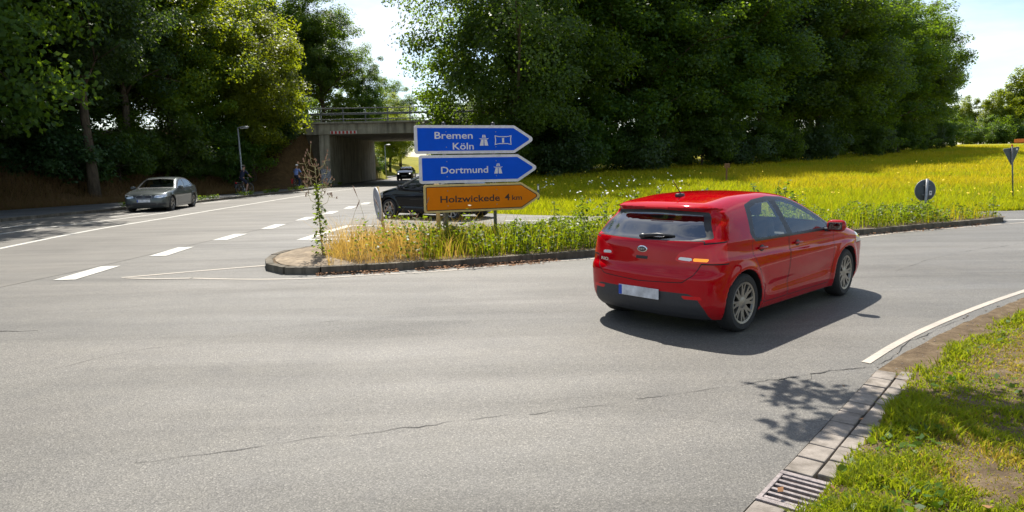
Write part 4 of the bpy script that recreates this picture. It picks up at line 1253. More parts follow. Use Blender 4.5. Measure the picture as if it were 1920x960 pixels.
# dead leaves swept along the island kerb
rs = np.random.RandomState(73)
n = 1500
t_ = rs.uniform(0, 1, n)
lx = np.interp(t_, [0, 0.1, 0.3, 0.5, 0.7, 0.85, 1], [-3.2, -2.3, -0.6, 0.4, 1.6, 7.3, 11.8]); ly = np.interp(lx, [-3.2, -2.3, -1.46, -0.56, 0.38, 1.58, 3.5, 5.5, 7.64, 9.2, 10.8, 12.1], [10.98, 11.14, 11.40, 11.64, 11.95, 12.44, 13.22, 14.07, 15.0, 15.7, 16.45, 17.05])
off = np.abs(rs.normal(0, 0.11, n)) * (0.4 + fbm(lx * 1.5, ly * 0 + 2, 74))
m = fbm(lx * 2.2, lx * 0 + 1, 75) > 0.38
P = np.stack([lx + off * 0.4, ly - off, np.full(n, 0.012) + rs.uniform(0, 0.03, n) * (off < 0.08)], 1)[m]
flat_leaves('leaf_litter', P, 0.05, M_LITTER, 76, 0.45)
# bank on the left: dry grass
rs = np.random.RandomState(78)
N = 70000
yy = 18 + 32 * rs.uniform(0, 1, N) ** 1.1
xx = edge_of_path(yy) - 0.05 - 9 * rs.uniform(0, 1, N) ** 1.6
m = fbm(xx * 0.8, yy * 0.8, 79) > 0.36
xx, yy = xx[m], yy[m]
dry = np.where(rs.uniform(0, 1, len(xx)) < 0.86, rs.uniform(0.75, 1, len(xx)), 0.15)
M_BANKG = blade_mat('bank_grass_blades', (0.10, 0.09, 0.025), (0.17, 0.14, 0.035), (0.27, 0.16, 0.07), (0.24, 0.18, 0.05))
blades('bank_grass', np.stack([xx, yy, terrain(xx, yy) - 0.03], 1), rs.uniform(0.2, 0.6, len(xx)), np.full(len(xx), 0.035), 0.6, M_BANKG, rs.uniform(0, 1, len(xx)), dry, seed=13, segs=1)
# weeds between path and road
N = 2500
yy = rs.uniform(30, 62, N); xx = kerb_line(yy) - 0.22 - np.abs(rs.normal(0, 0.12, N))
m = fbm(yy * 0.7, yy * 0, 80) > 0.5
P = np.stack([xx[m], yy[m], 0.12 + rs.uniform(0, 0.22, m.sum())], 1)
flat_leaves('path_weeds', P, 0.11, M_WEED, 81, 1.0)
leafy_stem('sapling', -21.2, 42.5, float(terrain(-21.2, 42.5)), 1.9, 'small pale leaved sapling on the bank behind the silver car', None, 150, 60, 0.2, cat='plant')
# ------------------------------------------------------------------ bridge
br = empty('road_bridge', (-10.5, 60, 0), 0, 'grey concrete motorway bridge over the road with a steel railing on top', 'bridge')
def bpart(name, c, d, mat, lab=None, r=0.03):
    mb = MB(); mb.rbox((c[0] + 10.5, c[1] - 60, c[2]), d, r)
    o = mb.build(name, mat, br)
    if lab: o['label'] = lab
    return o
BX0, BX1, BY0, BY1, ZU, ZD = -16.55, -3.6, 60.0, 80.0, 4.45, 5.35
bpart('abutment', (BX0 + 0.46, 70, ZU / 2 - 0.3), (0.92, 19.9, ZU + 0.6 - 0.01), M_CONC)
bpart('abutment', (BX1 - 0.2, 70, ZU / 2 - 0.3), (0.92, 19.9, ZU + 0.6 - 0.01), M_CONC)
bpart('deck', ((BX0 + BX1) / 2 - 0.3, 70, (ZU + ZD) / 2), (BX1 - BX0 + 1.6, 20.1, ZD - ZU), M_CONC)
bpart('deck_edge', ((BX0 + BX1) / 2 - 0.5, 59.93, ZD + 0.09), (BX1 - BX0 + 12.0, 0.36, 0.17), M_CONC)
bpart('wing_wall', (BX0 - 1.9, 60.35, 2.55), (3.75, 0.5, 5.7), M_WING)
g = bpart('graffiti_panel', (BX0 + 0.46, 60.035, 0.75), (0.86, 0.004, 1.5), M_GRAFFITI, 'faded white graffiti at the foot of the abutment', 0.0005)
# red and white clearance marker on the front of the deck
cm_ = bpart('clearance_marker', (-14.35, 59.935, 4.62), (2.3, 0.03, 0.26), M_SWHITE, 'white board with red blocks marking the clearance', 0.004)
for k in range(7):
    mb = MB(); mb.box((-14.35 + 10.5 + (k - 3) * 0.325, -0.085, 4.62), (0.17, 0.012, 0.235))
    mb.build('red_block', M_REDPAINT, cm_)
RX0, RX1 = -22.0, 3.0
n_post = 14
for k in range(n_post):
    x = RX0 + (RX1 - RX0) * k / (n_post - 1)
    MB().box((x + 10.5, -0.07, ZD + 0.17 + 0.55), (0.09, 0.07, 1.1)).build('railing_post', M_STEEL_D, br)
for z_, hh in ((0.20, 0.07), (0.66, 0.18), (1.14, 0.08)):
    MB().rbox(((RX0 + RX1) / 2 + 10.5, -0.13 if hh > 0.1 else -0.07, ZD + 0.17 + z_), (RX1 - RX0, 0.05 if hh > 0.1 else 0.085, hh), 0.01).build('railing_rail', M_STEEL_D, br)

# ------------------------------------------------------------------ lettering and sign helpers
def text_obj(name, body, x0, x1, zbase, cap, mat, parent, weight=0.0, y=-0.004, thick=0.002):
    cu = bpy.data.curves.new(name, 'FONT')
    cu.body = body; cu.size = 1.0; cu.offset = weight; cu.extrude = 0.0; cu.resolution_u = 3
    o = bpy.data.objects.new(name, cu); COL.objects.link(o)
    dg_ = bpy.context.evaluated_depsgraph_get()
    me = bpy.data.meshes.new_from_object(o.evaluated_get(dg_))
    bpy.data.objects.remove(o); bpy.data.curves.remove(cu)
    n = len(me.vertices); co = np.zeros(n * 3, np.float32); me.vertices.foreach_get('co', co); co = co.reshape(-1, 3)
    # height of a capital of this font
    ch = 0.729 if True else 1
    lo, hi = co[:, 0].min(), co[:, 0].max()
    X = x0 + (co[:, 0] - lo) / (hi - lo) * (x1 - x0)
    Z = zbase + co[:, 1] / ch * cap
    me.vertices.foreach_set('co', np.stack([X, np.full(n, y), Z], 1).astype(np.float32).ravel())
    me.update()
    bm = bmesh.new(); bm.from_mesh(me)
    r_ = bmesh.ops.extrude_face_region(bm, geom=bm.faces[:])
    bmesh.ops.translate(bm, verts=[v for v in r_['geom'] if isinstance(v, bmesh.types.BMVert)], vec=(0, -thick, 0))
    bmesh.ops.recalc_face_normals(bm, faces=bm.faces)
    bm.to_mesh(me); bm.free()
    me.materials.clear()
    return link(name, me, mat, parent, False)

def round_poly(pts, rads, seg=5):
    out = []
    n = len(pts)
    for i in range(n):
        p0, p1, p2 = Vector(pts[i - 1]), Vector(pts[i]), Vector(pts[(i + 1) % n])
        r_ = rads[i]
        if r_ <= 0: out.append(tuple(p1)); continue
        d0 = (p0 - p1).normalized(); d1 = (p2 - p1).normalized()
        half = d0.angle(d1) / 2
        t = r_ / math.tan(half)
        c = p1 + (d0 + d1).normalized() * (r_ / math.sin(half))
        a = p1 + d0 * t; b = p1 + d1 * t
        a0 = math.atan2((a - c).y, (a - c).x); a1 = math.atan2((b - c).y, (b - c).x)
        da = (a1 - a0 + math.pi) % (2 * math.pi) - math.pi
        for k in range(seg + 1):
            an = a0 + da * k / seg
            out.append((c.x + r_ * math.cos(an), c.y + r_ * math.sin(an)))
    return out

def plate(name, poly, y0, y1, mat, parent):
    """poly in (x,z), extruded along y"""
    mb = MB(); n = len(poly)
    vs = [(x, y0, z) for x, z in poly] + [(x, y1, z) for x, z in poly]
    mb.add(vs, [tuple(range(n)), tuple(range(2 * n - 1, n - 1, -1))] + [(i, (i + 1) % n, n + (i + 1) % n, n + i) for i in range(n)])
    return mb.build(name, mat, parent)

def arrow(x0, x1, z0, z1, ins, tip):
    zm = (z0 + z1) / 2
    s = tip / math.hypot(tip, (z1 - z0) / 2)
    k = ins * (math.hypot(tip, (z1 - z0) / 2)) / ((z1 - z0) / 2)
    h = (z1 - z0) / 2 - ins
    tp = tip * h / ((z1 - z0) / 2)
    xt = x1 - k
    return [(x0 + ins, z0 + ins), (xt - tp, z0 + ins), (xt, zm), (xt - tp, z1 - ins), (x0 + ins, z1 - ins)]

# ------------------------------------------------------------------ direction sign
sg = empty('direction_sign', (-1.69, 13.62, 0.12), R(20.0), 'three stacked arrow signs, two blue and one orange, on posts on the traffic island', 'direction sign')
frame_rot = R(2.0)
SZ = 0.56
def board(x0, z0, rim_mat, face_mat, line_mat, lab):
    zt = z0 + SZ
    xa, xb = x0, x0 + 2.54
    e = plate('sign_board', round_poly(arrow(xa, xb, z0, zt, 0.0, 0.46), [0.05, 0.05, 0.06, 0.05, 0.05]), -0.02, 0.02, rim_mat, sg)
    e['label'] = lab
    e.rotation_euler = (0, -frame_rot * 0.0, 0)
    plate('face', round_poly(arrow(xa, xb, z0, zt, 0.040, 0.46), [0.03, 0.03, 0.04, 0.03, 0.03]), -0.0225, -0.0195, line_mat, e)
    plate('coloured_panel', round_poly(arrow(xa, xb, z0, zt, 0.056, 0.46), [0.012, 0.02, 0.03, 0.02, 0.012]), -0.0245, -0.0215, face_mat, e)
    for bx_ in (0.44, 1.48):
        for zz in (z0 + 0.13, zt - 0.13):
            MB().lathe([(0.0005, -0.030), (0.008, -0.029), (0.011, -0.0245)], 8, 'Y', (bx_ + 0.0, 0, zz)).build('bolt', M_STEEL, e)
    # back bracket rails
    for zz in (z0 + 0.13, zt - 0.13):
        MB().box(((xa + xb) / 2 - 0.2, 0.035, zz), (1.7, 0.03, 0.04)).build('bracket', M_STEEL_D, e)
    return e
# local x 0 is the left post side; boards lean slightly
bx = -0.02
b1 = board(bx - 0.175, 1.83, M_SWHITE, M_SBLUE, M_SWHITE, 'blue arrow board with white lettering Bremen Köln and a motorway number')
b2 = board(bx - 0.10, 1.245, M_SWHITE, M_SBLUE, M_SWHITE, 'blue arrow board with white lettering Dortmund')
b3 = board(bx - 0.025, 0.66, M_SYELLOW, M_SORANGE, M_SBLACK, 'orange arrow board with dark lettering Holzwickede 4 km')
def lx(e0, f): return e0 + f * 2.54
def motorway_symbol(e, xc, zc, s, mat):
    mb = MB()
    y0, y1 = -0.0285, -0.024
    def poly(pts):
        n = len(pts)
        vs = [(xc + a * s, y0, zc + b * s) for a, b in pts] + [(xc + a * s, y1, zc + b * s) for a, b in pts]
        mb.add(vs, [tuple(range(n)), tuple(range(2 * n - 1, n - 1, -1))] + [(i, (i + 1) % n, n + (i + 1) % n, n + i) for i in range(n)])
    poly([(-0.42, -0.5), (-0.05, -0.5), (-0.035, 0.06), (-0.27, 0.06)])
    poly([(0.05, -0.5), (0.42, -0.5), (0.27, 0.06), (0.035, 0.06)])
    poly([(-0.20, 0.24), (-0.03, 0.24), (-0.02, 0.5), (-0.12, 0.5)])
    poly([(0.03, 0.24), (0.20, 0.24), (0.12, 0.5), (0.02, 0.5)])
    poly([(-0.50, 0.19), (-0.36, 0.09), (0.36, 0.09), (0.50, 0.19), (0.36, 0.16), (-0.36, 0.16)])
    return mb.build('motorway_symbol', mat, e)
x1_ = bx - 0.175; x2_ = bx - 0.10; x3_ = bx - 0.025
text_obj('lettering', 'Bremen', lx(x1_, 0.158), lx(x1_, 0.467), 1.83 + 0.295, 0.138, M_SWHITE, b1, 0.012, -0.0245)
text_obj('lettering', 'K\u00f6ln', lx(x1_, 0.302), lx(x1_, 0.474), 1.83 + 0.082, 0.138, M_SWHITE, b1, 0.012, -0.0245)
motorway_symbol(b1, lx(x1_, 0.560), 1.83 + 0.262, 0.215, M_SWHITE)
# motorway number shield
sx0, sx1, sz0, sz1 = lx(x1_, 0.650), lx(x1_, 0.794), 1.83 + 0.165, 1.83 + 0.36
def ringpoly(o_, i_, mat, e, name):
    mb = MB(); n = len(o_); y0, y1 = -0.0285, -0.024
    vs = [(x, y0, z) for x, z in o_] + [(x, y0, z) for x, z in i_] + [(x, y1, z) for x, z in o_] + [(x, y1, z) for x, z in i_]
    fs = []
    for k in range(n):
        k2 = (k + 1) % n
        fs += [(k, k2, n + k2, n + k), (2 * n + k, 3 * n + k, 3 * n + k2, 2 * n + k2), (k, 2 * n + k, 2 * n + k2, k2), (n + k, n + k2, 3 * n + k2, 3 * n + k)]
    return mb.add(vs, fs).build(name, mat, e)
wq = (sx1 - sx0); 
o_ = [(sx0, sz0), (sx0 + wq * 0.25, sz0 + 0.02), (sx1 - wq * 0.25, sz0 + 0.02), (sx1, sz0), (sx1 - 0.012, (sz0 + sz1) / 2), (sx1, sz1), (sx1 - wq * 0.25, sz1 - 0.02), (sx0 + wq * 0.25, sz1 - 0.02), (sx0, sz1), (sx0 + 0.012, (sz0 + sz1) / 2)]
ccx, ccz = (sx0 + sx1) / 2, (sz0 + sz1) / 2
i_ = [(ccx + (a - ccx) * 0.89, ccz + (b - ccz) * 0.80) for a, b in o_]
ringpoly(o_, i_, M_SWHITE, b1, 'number_shield')
text_obj('lettering', '1', ccx - 0.022, ccx + 0.022, ccz - 0.052, 0.105, M_SWHITE, b1, 0.0, -0.0245)
text_obj('lettering', 'Dortmund', lx(x2_, 0.172), lx(x2_, 0.560), 1.245 + 0.195, 0.138, M_SWHITE, b2, 0.012, -0.0245)
motorway_symbol(b2, lx(x2_, 0.646), 1.245 + 0.275, 0.205, M_SWHITE)
text_obj('lettering', 'Holzwickede', lx(x3_, 0.130), lx(x3_, 0.626), 0.66 + 0.20, 0.138, M_SBLACK, b3, 0.014, -0.0245)
text_obj('lettering', '4', lx(x3_, 0.668), lx(x3_, 0.712), 0.66 + 0.205, 0.138, M_SBLACK, b3, 0.014, -0.0245)
text_obj('lettering', 'km', lx(x3_, 0.732), lx(x3_, 0.818), 0.66 + 0.205, 0.105, M_SBLACK, b3, 0.012, -0.0245)
for px_ in (0.44, 1.48):
    MB().tube([(px_ - 0.0, 0.09, -0.25), (px_ - 0.02, 0.09, 2.43)], 0.036, 12).build('post', M_STEEL_D, sg, True)
    mbc = MB(); mbc.lathe([(0.001, 0.02), (0.034, 0.012), (0.040, 0.0), (0.040, -0.03)], 12, 'Z', (px_ - 0.02, 0.09, 2.44)); mbc.build('post_cap', M_TRIM, sg, True)
# the whole assembly leans to the left, a little more at the top
sg.rotation_euler = (0, R(0.2), R(20.0))

# pale post standing behind the boards
pp_ = empty('sign_post', (-1.52, 14.35, 0.1), 0, 'weathered cream post standing behind the left half of the arrow signs', 'post')
MB().tube([(0, 0, -0.3), (-0.03, 0, 1.3)], 0.045, 12).build('tube', M_POSTY, pp_, True)
MB().tube([(0.12, 0.02, -0.3), (0.1, 0.02, 1.25)], 0.03, 10).build('stay', M_STEEL_D, pp_, True)
MB().box((0.03, 0.01, 1.2), (0.22, 0.06, 0.05)).build('clamp', M_STEEL_D, pp_)

# blue keep-right sign seen almost edge on
kr = empty('traffic_sign', (-2.62, 14.15, 0.1), R(69), 'round weathered blue sign, sky sheen put into its colour, seen almost edge on, on a rusty post in the dry grass', 'traffic sign')
kr.rotation_euler = (0, R(-6.0), 0)
MB().tube([(0, 0, -0.3), (0, 0, 1.22)], 0.032, 12).build('post', M_POSTY, kr, True)
dk = empty('sign_disc_holder', (0, 0, 0))
bpy.data.objects.remove(dk)
def disc(name, r0, y0, y1, zc, mat, parent, rot, n=40):
    mb = MB(); mb.lathe([(0.0005, y0), (r0 - 0.012, y0), (r0, y0 + 0.006), (r0, y1), (0.0005, y1)], n, 'Y', (0, 0, 0))
    o = mb.build(name, mat, parent, True, 40); o.location = (0, 0, zc); o.rotation_euler = (0, 0, rot); return o
ROT = R(-68)
d1_ = disc('sign_disc', 0.355, -0.060, -0.042, 0.86, M_SWHITE, kr, ROT)
bd_ = MB(); bd_.lathe([(0.0005, -0.0635), (0.33, -0.0635), (0.33, -0.0595)], 40, 'Y'); o_b = bd_.build('blue_face', M_SFADE_SKY, d1_)
ab = MB()
for pts_ in ([(-0.17, 0.14), (-0.13, 0.18), (0.12, -0.07), (0.08, -0.11)], [(0.155, -0.15), (0.155, 0.04), (0.10, 0.04), (0.10, -0.095)], [(0.155, -0.15), (0.10, -0.095), (-0.04, -0.095), (-0.04, -0.15)]):
    n = len(pts_)
    ab.add([(a, -0.0665, b) for a, b in pts_] + [(a, -0.063, b) for a, b in pts_], [tuple(range(n)), tuple(range(2 * n - 1, n - 1, -1))] + [(i, (i + 1) % n, n + (i + 1) % n, n + i) for i in range(n)])
ab.build('white_arrow', M_SWHITE, d1_)

# round sign seen from the back, near the right end of the island
rb = empty('traffic_sign', (11.40, 18.85, 0.1), R(12), 'grey back of a round traffic sign near the right tip of the island', 'traffic sign')
rb.rotation_euler = (0, R(1.5), R(3))
MB().tube([(0, -0.055, -0.3), (0.0, -0.055, 0.98)], 0.034, 12).build('post', M_STEEL, rb, True)
d2_ = disc('sign_disc', 0.29, -0.012, 0.008, 0.66, M_SIGNBACK, rb, 0.0)
mb = MB()
n = 44
ring_ = [(0.294 * math.cos(2 * math.pi * k / n), 0.0, 0.294 * math.sin(2 * math.pi * k / n)) for k in range(n)]
mb.tube(ring_, 0.010, 6, closed=True); o = mb.build('rim', M_STEEL, d2_, True)
MB().box((0.15, -0.0145, -0.07), (0.075, 0.004, 0.12)).build('sticker', M_SWHITE, d2_)
MB().box((0.15, -0.0175, -0.055), (0.04, 0.002, 0.03)).build('sticker_print', M_SIGNBACK, d2_)
for zz in (0.54, 0.80):
    MB().box((0, -0.035, zz), (0.2, 0.03, 0.03)).build('clamp', M_STEEL_D, rb)

# give-way sign seen from the back
gw = empty('traffic_sign', (18.05, 24.6, 0.15), R(-14), 'grey back of a triangular give way sign on a thin post in the meadow', 'traffic sign')
gw.rotation_euler = (0, R(-6.5), R(12)); gw.scale = (0.82, 0.82, 0.82)
MB().tube([(0, -0.04, -0.4), (0, -0.04, 2.25)], 0.03, 12).build('post', M_STEEL_D, gw, True)
tri = round_poly([(-0.45, 2.16), (0.0, 1.38), (0.45, 2.16)], [0.05, 0.05, 0.05])
tb = plate('sign_plate', tri, -0.008, 0.008, M_SIGNBACK, gw)
tr_ = [(x, 0.0, z) for x, z in tri]
MB().tube(tr_, 0.009, 6, closed=True).build('rim', M_STEEL, tb, True)
MB().box((0.28, -0.0105, 2.07), (0.09, 0.004, 0.08)).build('sticker', M_SWHITE, tb)
for zz in (1.62, 2.02):
    MB().box((0, -0.022, zz), (0.16, 0.028, 0.03)).build('clamp', M_STEEL_D, gw)
MB().lathe([(0.032, -0.02), (0.034, 0.0), (0.03, 0.05), (0.001, 0.07)], 10, 'Z', (0, -0.04, 2.25)).build('post_cap', M_REDPAINT, gw, True)

# marker post at the meadow edge, wooden stake in the meadow, far orange board
mk = empty('marker_post', (1.12, 27.9, float(terrain(1.12, 27.9))), 0, 'thin dark marker post at the meadow edge right of the arrow signs', 'post')
MB().box((0, 0, 0.35), (0.10, 0.07, 1.0), taper=0.85).build('post', M_SIGNBACK, mk)
MB().box((0, -0.037, 0.70), (0.055, 0.006, 0.16)).build('reflector', M_SWHITE, mk)
st_ = empty('wooden_stake', (11.9, 37.8, float(terrain(11.9, 37.8))), 0, 'wooden stake with a small brown board standing in the meadow behind the red car', 'stake')
MB().box((0, 0, 0.35), (0.07, 0.07, 1.0)).build('stake', M_WOOD, st_)
MB().rbox((0.0, -0.05, 0.93), (0.30, 0.03, 0.24), 0.01).build('board', M_WOOD, st_)
ob = empty('orange_board', (97.2, 131.0, float(terrain(97.2, 131.0))), R(-20), 'small orange board at the far edge of the meadow by the right border', 'board')
MB().rbox((0, 0, 0.62), (2.6, 0.12, 0.7), 0.03).build('board', M_ORANGE, ob)
for s_ in (-0.9, 0.9): MB().box((s_, 0.1, 0.15), (0.12, 0.08, 1.2)).build('leg', M_WOOD, ob)

# ------------------------------------------------------------------ street lamps
def lamp(x, y, z, h, label, rz):
    t = empty('street_lamp', (x, y, z), rz, label, 'street lamp', 'street lamps along the cycle path')
    MB().tube([(0, 0, -0.3), (0, 0, h * 0.25), (0, 0, h)], [0.075, 0.065, 0.042], 12).build('pole', M_STEEL, t, True)
    mb = MB(); mb.tube([(0, 0, h), (0.12, 0, h + 0.03), (0.34, 0, h + 0.03)], [0.042, 0.05, 0.04], 8)
    mb.build('bracket', M_STEEL, t, True)
    mb = MB(); mb.sphere((0.42, 0, h + 0.035), (0.34, 0.15, 0.085), 14, 8); hd = mb.build('lamp_head', M_STEEL, t, True)
    MB().rbox((0.42, 0, h - 0.025), (0.46, 0.2, 0.05), 0.015).build('diffuser', M_WLENS, hd)
    return t
l1 = lamp(-17.75, 45.6, 0.1, 4.25, 'grey street lamp standing behind the two cyclists on the left path', 0.0)
l1.rotation_euler = (0, R(-1.2), 0)
lamp(-15.9, 88, 0.05, 4.2, 'distant street lamp seen through the bridge opening', 0.0)
# ------------------------------------------------------------------ cars: a smooth body from section curves, cut into panels
def pchip(xs, ys, n=700):
    xs = np.array(xs, float); ys = np.array(ys, float)
    o = np.argsort(xs); xs, ys = xs[o], ys[o]
    h = np.diff(xs); d = np.diff(ys) / h
    m = np.zeros(len(xs)); m[0], m[-1] = d[0], d[-1]
    for i in range(1, len(xs) - 1):
        if d[i - 1] * d[i] > 0:
            w1, w2 = 2 * h[i] + h[i - 1], h[i] + 2 * h[i - 1]
            m[i] = (w1 + w2) / (w1 / d[i - 1] + w2 / d[i])
    X = np.linspace(xs[0], xs[-1], n)
    k = np.clip(np.searchsorted(xs, X) - 1, 0, len(xs) - 2)
    t = (X - xs[k]) / h[k]
    Y = ((1 + 2 * t) * (1 - t) ** 2 * ys[k] + t * (1 - t) ** 2 * h[k] * m[k] + t * t * (3 - 2 * t) * ys[k + 1] + t * t * (t - 1) * h[k] * m[k + 1])
    G_ = np.gradient(Y, X)
    ker = np.ones(15) / 15                      # softens kinks of the control curve
    pad = np.concatenate([np.full(7, Y[0]), Y, np.full(7, Y[-1])])
    Ys = np.convolve(pad, ker, 'valid')
    Ys[:8] = Y[:8]; Ys[-8:] = Y[-8:]
    G_ = np.gradient(Ys, X)
    return lambda q: np.interp(q, X, Ys), lambda q: np.interp(q, X, G_)

def smax(a, b, k):
    h = np.maximum(k - np.abs(a - b), 0) / k
    return np.maximum(a, b) + h * h * k * 0.25

def make_field(p):
    T, Tg = pchip(*zip(*p['top'])); W, _ = pchip(*zip(*p['width'])); S, _ = pchip(*zip(*p['section']))
    XR, XRg = pchip(*zip(*p['rear'])); XF, XFg = pchip(*zip(*p['front'])); ZB, _ = pchip(*zip(*p['belt']))
    tum = p.get('tumble', 0.30); crown = p.get('crown', 0.06); Ra = p['arch_r']; zw = p['wheel_r']; ax = p['axles']
    kt, kr, kf = p.get('k_top', 0.10), p.get('k_rear', 0.09), p.get('k_front', 0.09)
    br_, bf_ = p.get('bow_rear', 0.10), p.get('bow_front', 0.14)
    def f(x, y, z):
        ay = np.abs(y)
        g = np.clip(z - ZB(x), 0, None)
        w = W(x) + S(z)
        if 'crease' in p:
            zc, amp = p['crease'](x), 0.013 * sstep(-1.95, -1.2, x) * (1 - sstep(1.2, 1.8, x))
            w = w - amp * sstep(zc - 0.010, zc + 0.016, z) + amp * sstep(zc + 0.03, zc + 0.18, z)
            w = w - 0.020 * np.exp(-((z - 0.42 - 0.02 * x) / 0.085) ** 2) * sstep(-1.0, -0.6, x) * (1 - sstep(0.55, 0.95, x))
        w = w - tum * g - p.get('tum2', 0.18) * g * g
        for a in ax:
            d = np.hypot(x - a, z - zw)
            w = w + p.get('flare', 0.014) * np.exp(-((d - Ra - 0.02) / 0.06) ** 2) * (z < zw + Ra + 0.2)
        fs = (ay - w) * 0.95
        ft = (z - (T(x) - crown * ay * ay)) / np.sqrt(1 + Tg(x) ** 2)
        fr = (XR(z) + br_ * ay * ay + p.get('bow4r', 0.10) * ay ** 4 - x) / np.sqrt(1 + XRg(z) ** 2)
        ff = (x - (XF(z) - bf_ * ay * ay - p.get('bow4f', 0.12) * ay ** 4)) / np.sqrt(1 + XFg(z) ** 2)
        v = smax(fs, ft, kt)
        v = smax(v, fr, kr); v = smax(v, ff, kf)
        v = np.maximum(v, p['z0'] - z)
        for a in ax:
            v = np.maximum(v, -np.maximum(np.hypot(x - a, z - zw) - Ra, 0.50 - ay))
        return v
    return f

def surface_nets(f, lo, hi, h):
    xs = [np.arange(lo[i], hi[i] + h, h) for i in range(3)]
    n = [len(a) for a in xs]
    X, Y, Z = np.meshgrid(*xs, indexing='ij')
    D = f(X, Y, Z)
    s = D < 0
    c = [s[i:n[0] - 1 + i, j:n[1] - 1 + j, k:n[2] - 1 + k] for i in (0, 1) for j in (0, 1) for k in (0, 1)]
    tot = sum(a.astype(np.int8) for a in c)
    cell = (tot > 0) & (tot < 8)
    idx = -np.ones(cell.shape, np.int64); ci = np.argwhere(cell); idx[cell] = np.arange(len(ci))
    acc = np.zeros((len(ci), 3)); cnt = np.zeros(len(ci))
    cor = [(i, j, k) for i in (0, 1) for j in (0, 1) for k in (0, 1)]
    dv = {o: D[ci[:, 0] + o[0], ci[:, 1] + o[1], ci[:, 2] + o[2]] for o in cor}
    for a in cor:
        for q in range(3):
            if a[q]: continue
            b = list(a); b[q] = 1; b = tuple(b)
            m = (dv[a] < 0) != (dv[b] < 0)
            t = np.where(m, dv[a] / np.where(m, dv[a] - dv[b], 1), 0)
            P = np.tile(np.array(a, float), (len(ci), 1)); P[:, q] = t
            acc += P * m[:, None]; cnt += m
    V = (ci + acc / cnt[:, None]) * h + np.array([a[0] for a in xs])
    Q = []
    for q in range(3):
        u, v = (q + 1) % 3, (q + 2) % 3
        sl0 = [slice(None)] * 3; sl1 = [slice(None)] * 3
        sl0[q] = slice(0, n[q] - 1); sl1[q] = slice(1, n[q])
        a, b = s[tuple(sl0)], s[tuple(sl1)]
        e = np.argwhere(a != b)
        e = e[(e[:, u] > 0) & (e[:, v] > 0) & (e[:, u] < n[u] - 1) & (e[:, v] < n[v] - 1)]
        sg_ = a[tuple(e.T)]
        def g(du, dv_):
            k = e.copy(); k[:, u] -= du; k[:, v] -= dv_
            return idx[tuple(k.T)]
        q4 = np.stack([g(1, 1), g(0, 1), g(0, 0), g(1, 0)], 1)
        q4[~sg_] = q4[~sg_][:, ::-1]
        Q.append(q4)
    Q = np.concatenate(Q)
    T_ = np.concatenate([Q[:, [0, 1, 2]], Q[:, [0, 2, 3]]])
    return V, T_

def grad(f, V, e=0.004):
    g = np.zeros_like(V)
    for i in range(3):
        d = np.zeros(3); d[i] = e
        a, b = V + d, V - d
        g[:, i] = (f(a[:, 0], a[:, 1], a[:, 2]) - f(b[:, 0], b[:, 1], b[:, 2])) / (2 * e)
    return g

def project(f, V, it=3, lim=0.012):
    for _ in range(it):
        v = f(V[:, 0], V[:, 1], V[:, 2]); g = grad(f, V)
        st = g * (v / np.maximum((g * g).sum(1), 0.3))[:, None]
        l_ = np.linalg.norm(st, axis=1)
        st *= np.minimum(1, lim / np.maximum(l_, 1e-9))[:, None]
        V = V - st
    return V

def sdpoly(x, y, poly):
    P = np.array(poly, float); d = np.full(x.shape, 1e9)
    for i in range(len(P)):
        a = P[i]; b = P[(i + 1) % len(P)]; ab = b - a
        t = np.clip(((x - a[0]) * ab[0] + (y - a[1]) * ab[1]) / (ab @ ab), 0, 1)
        d = np.minimum(d, np.hypot(x - a[0] - t * ab[0], y - a[1] - t * ab[1]))
    return np.where(inside(x, y, [tuple(q) for q in P]), -d, d)

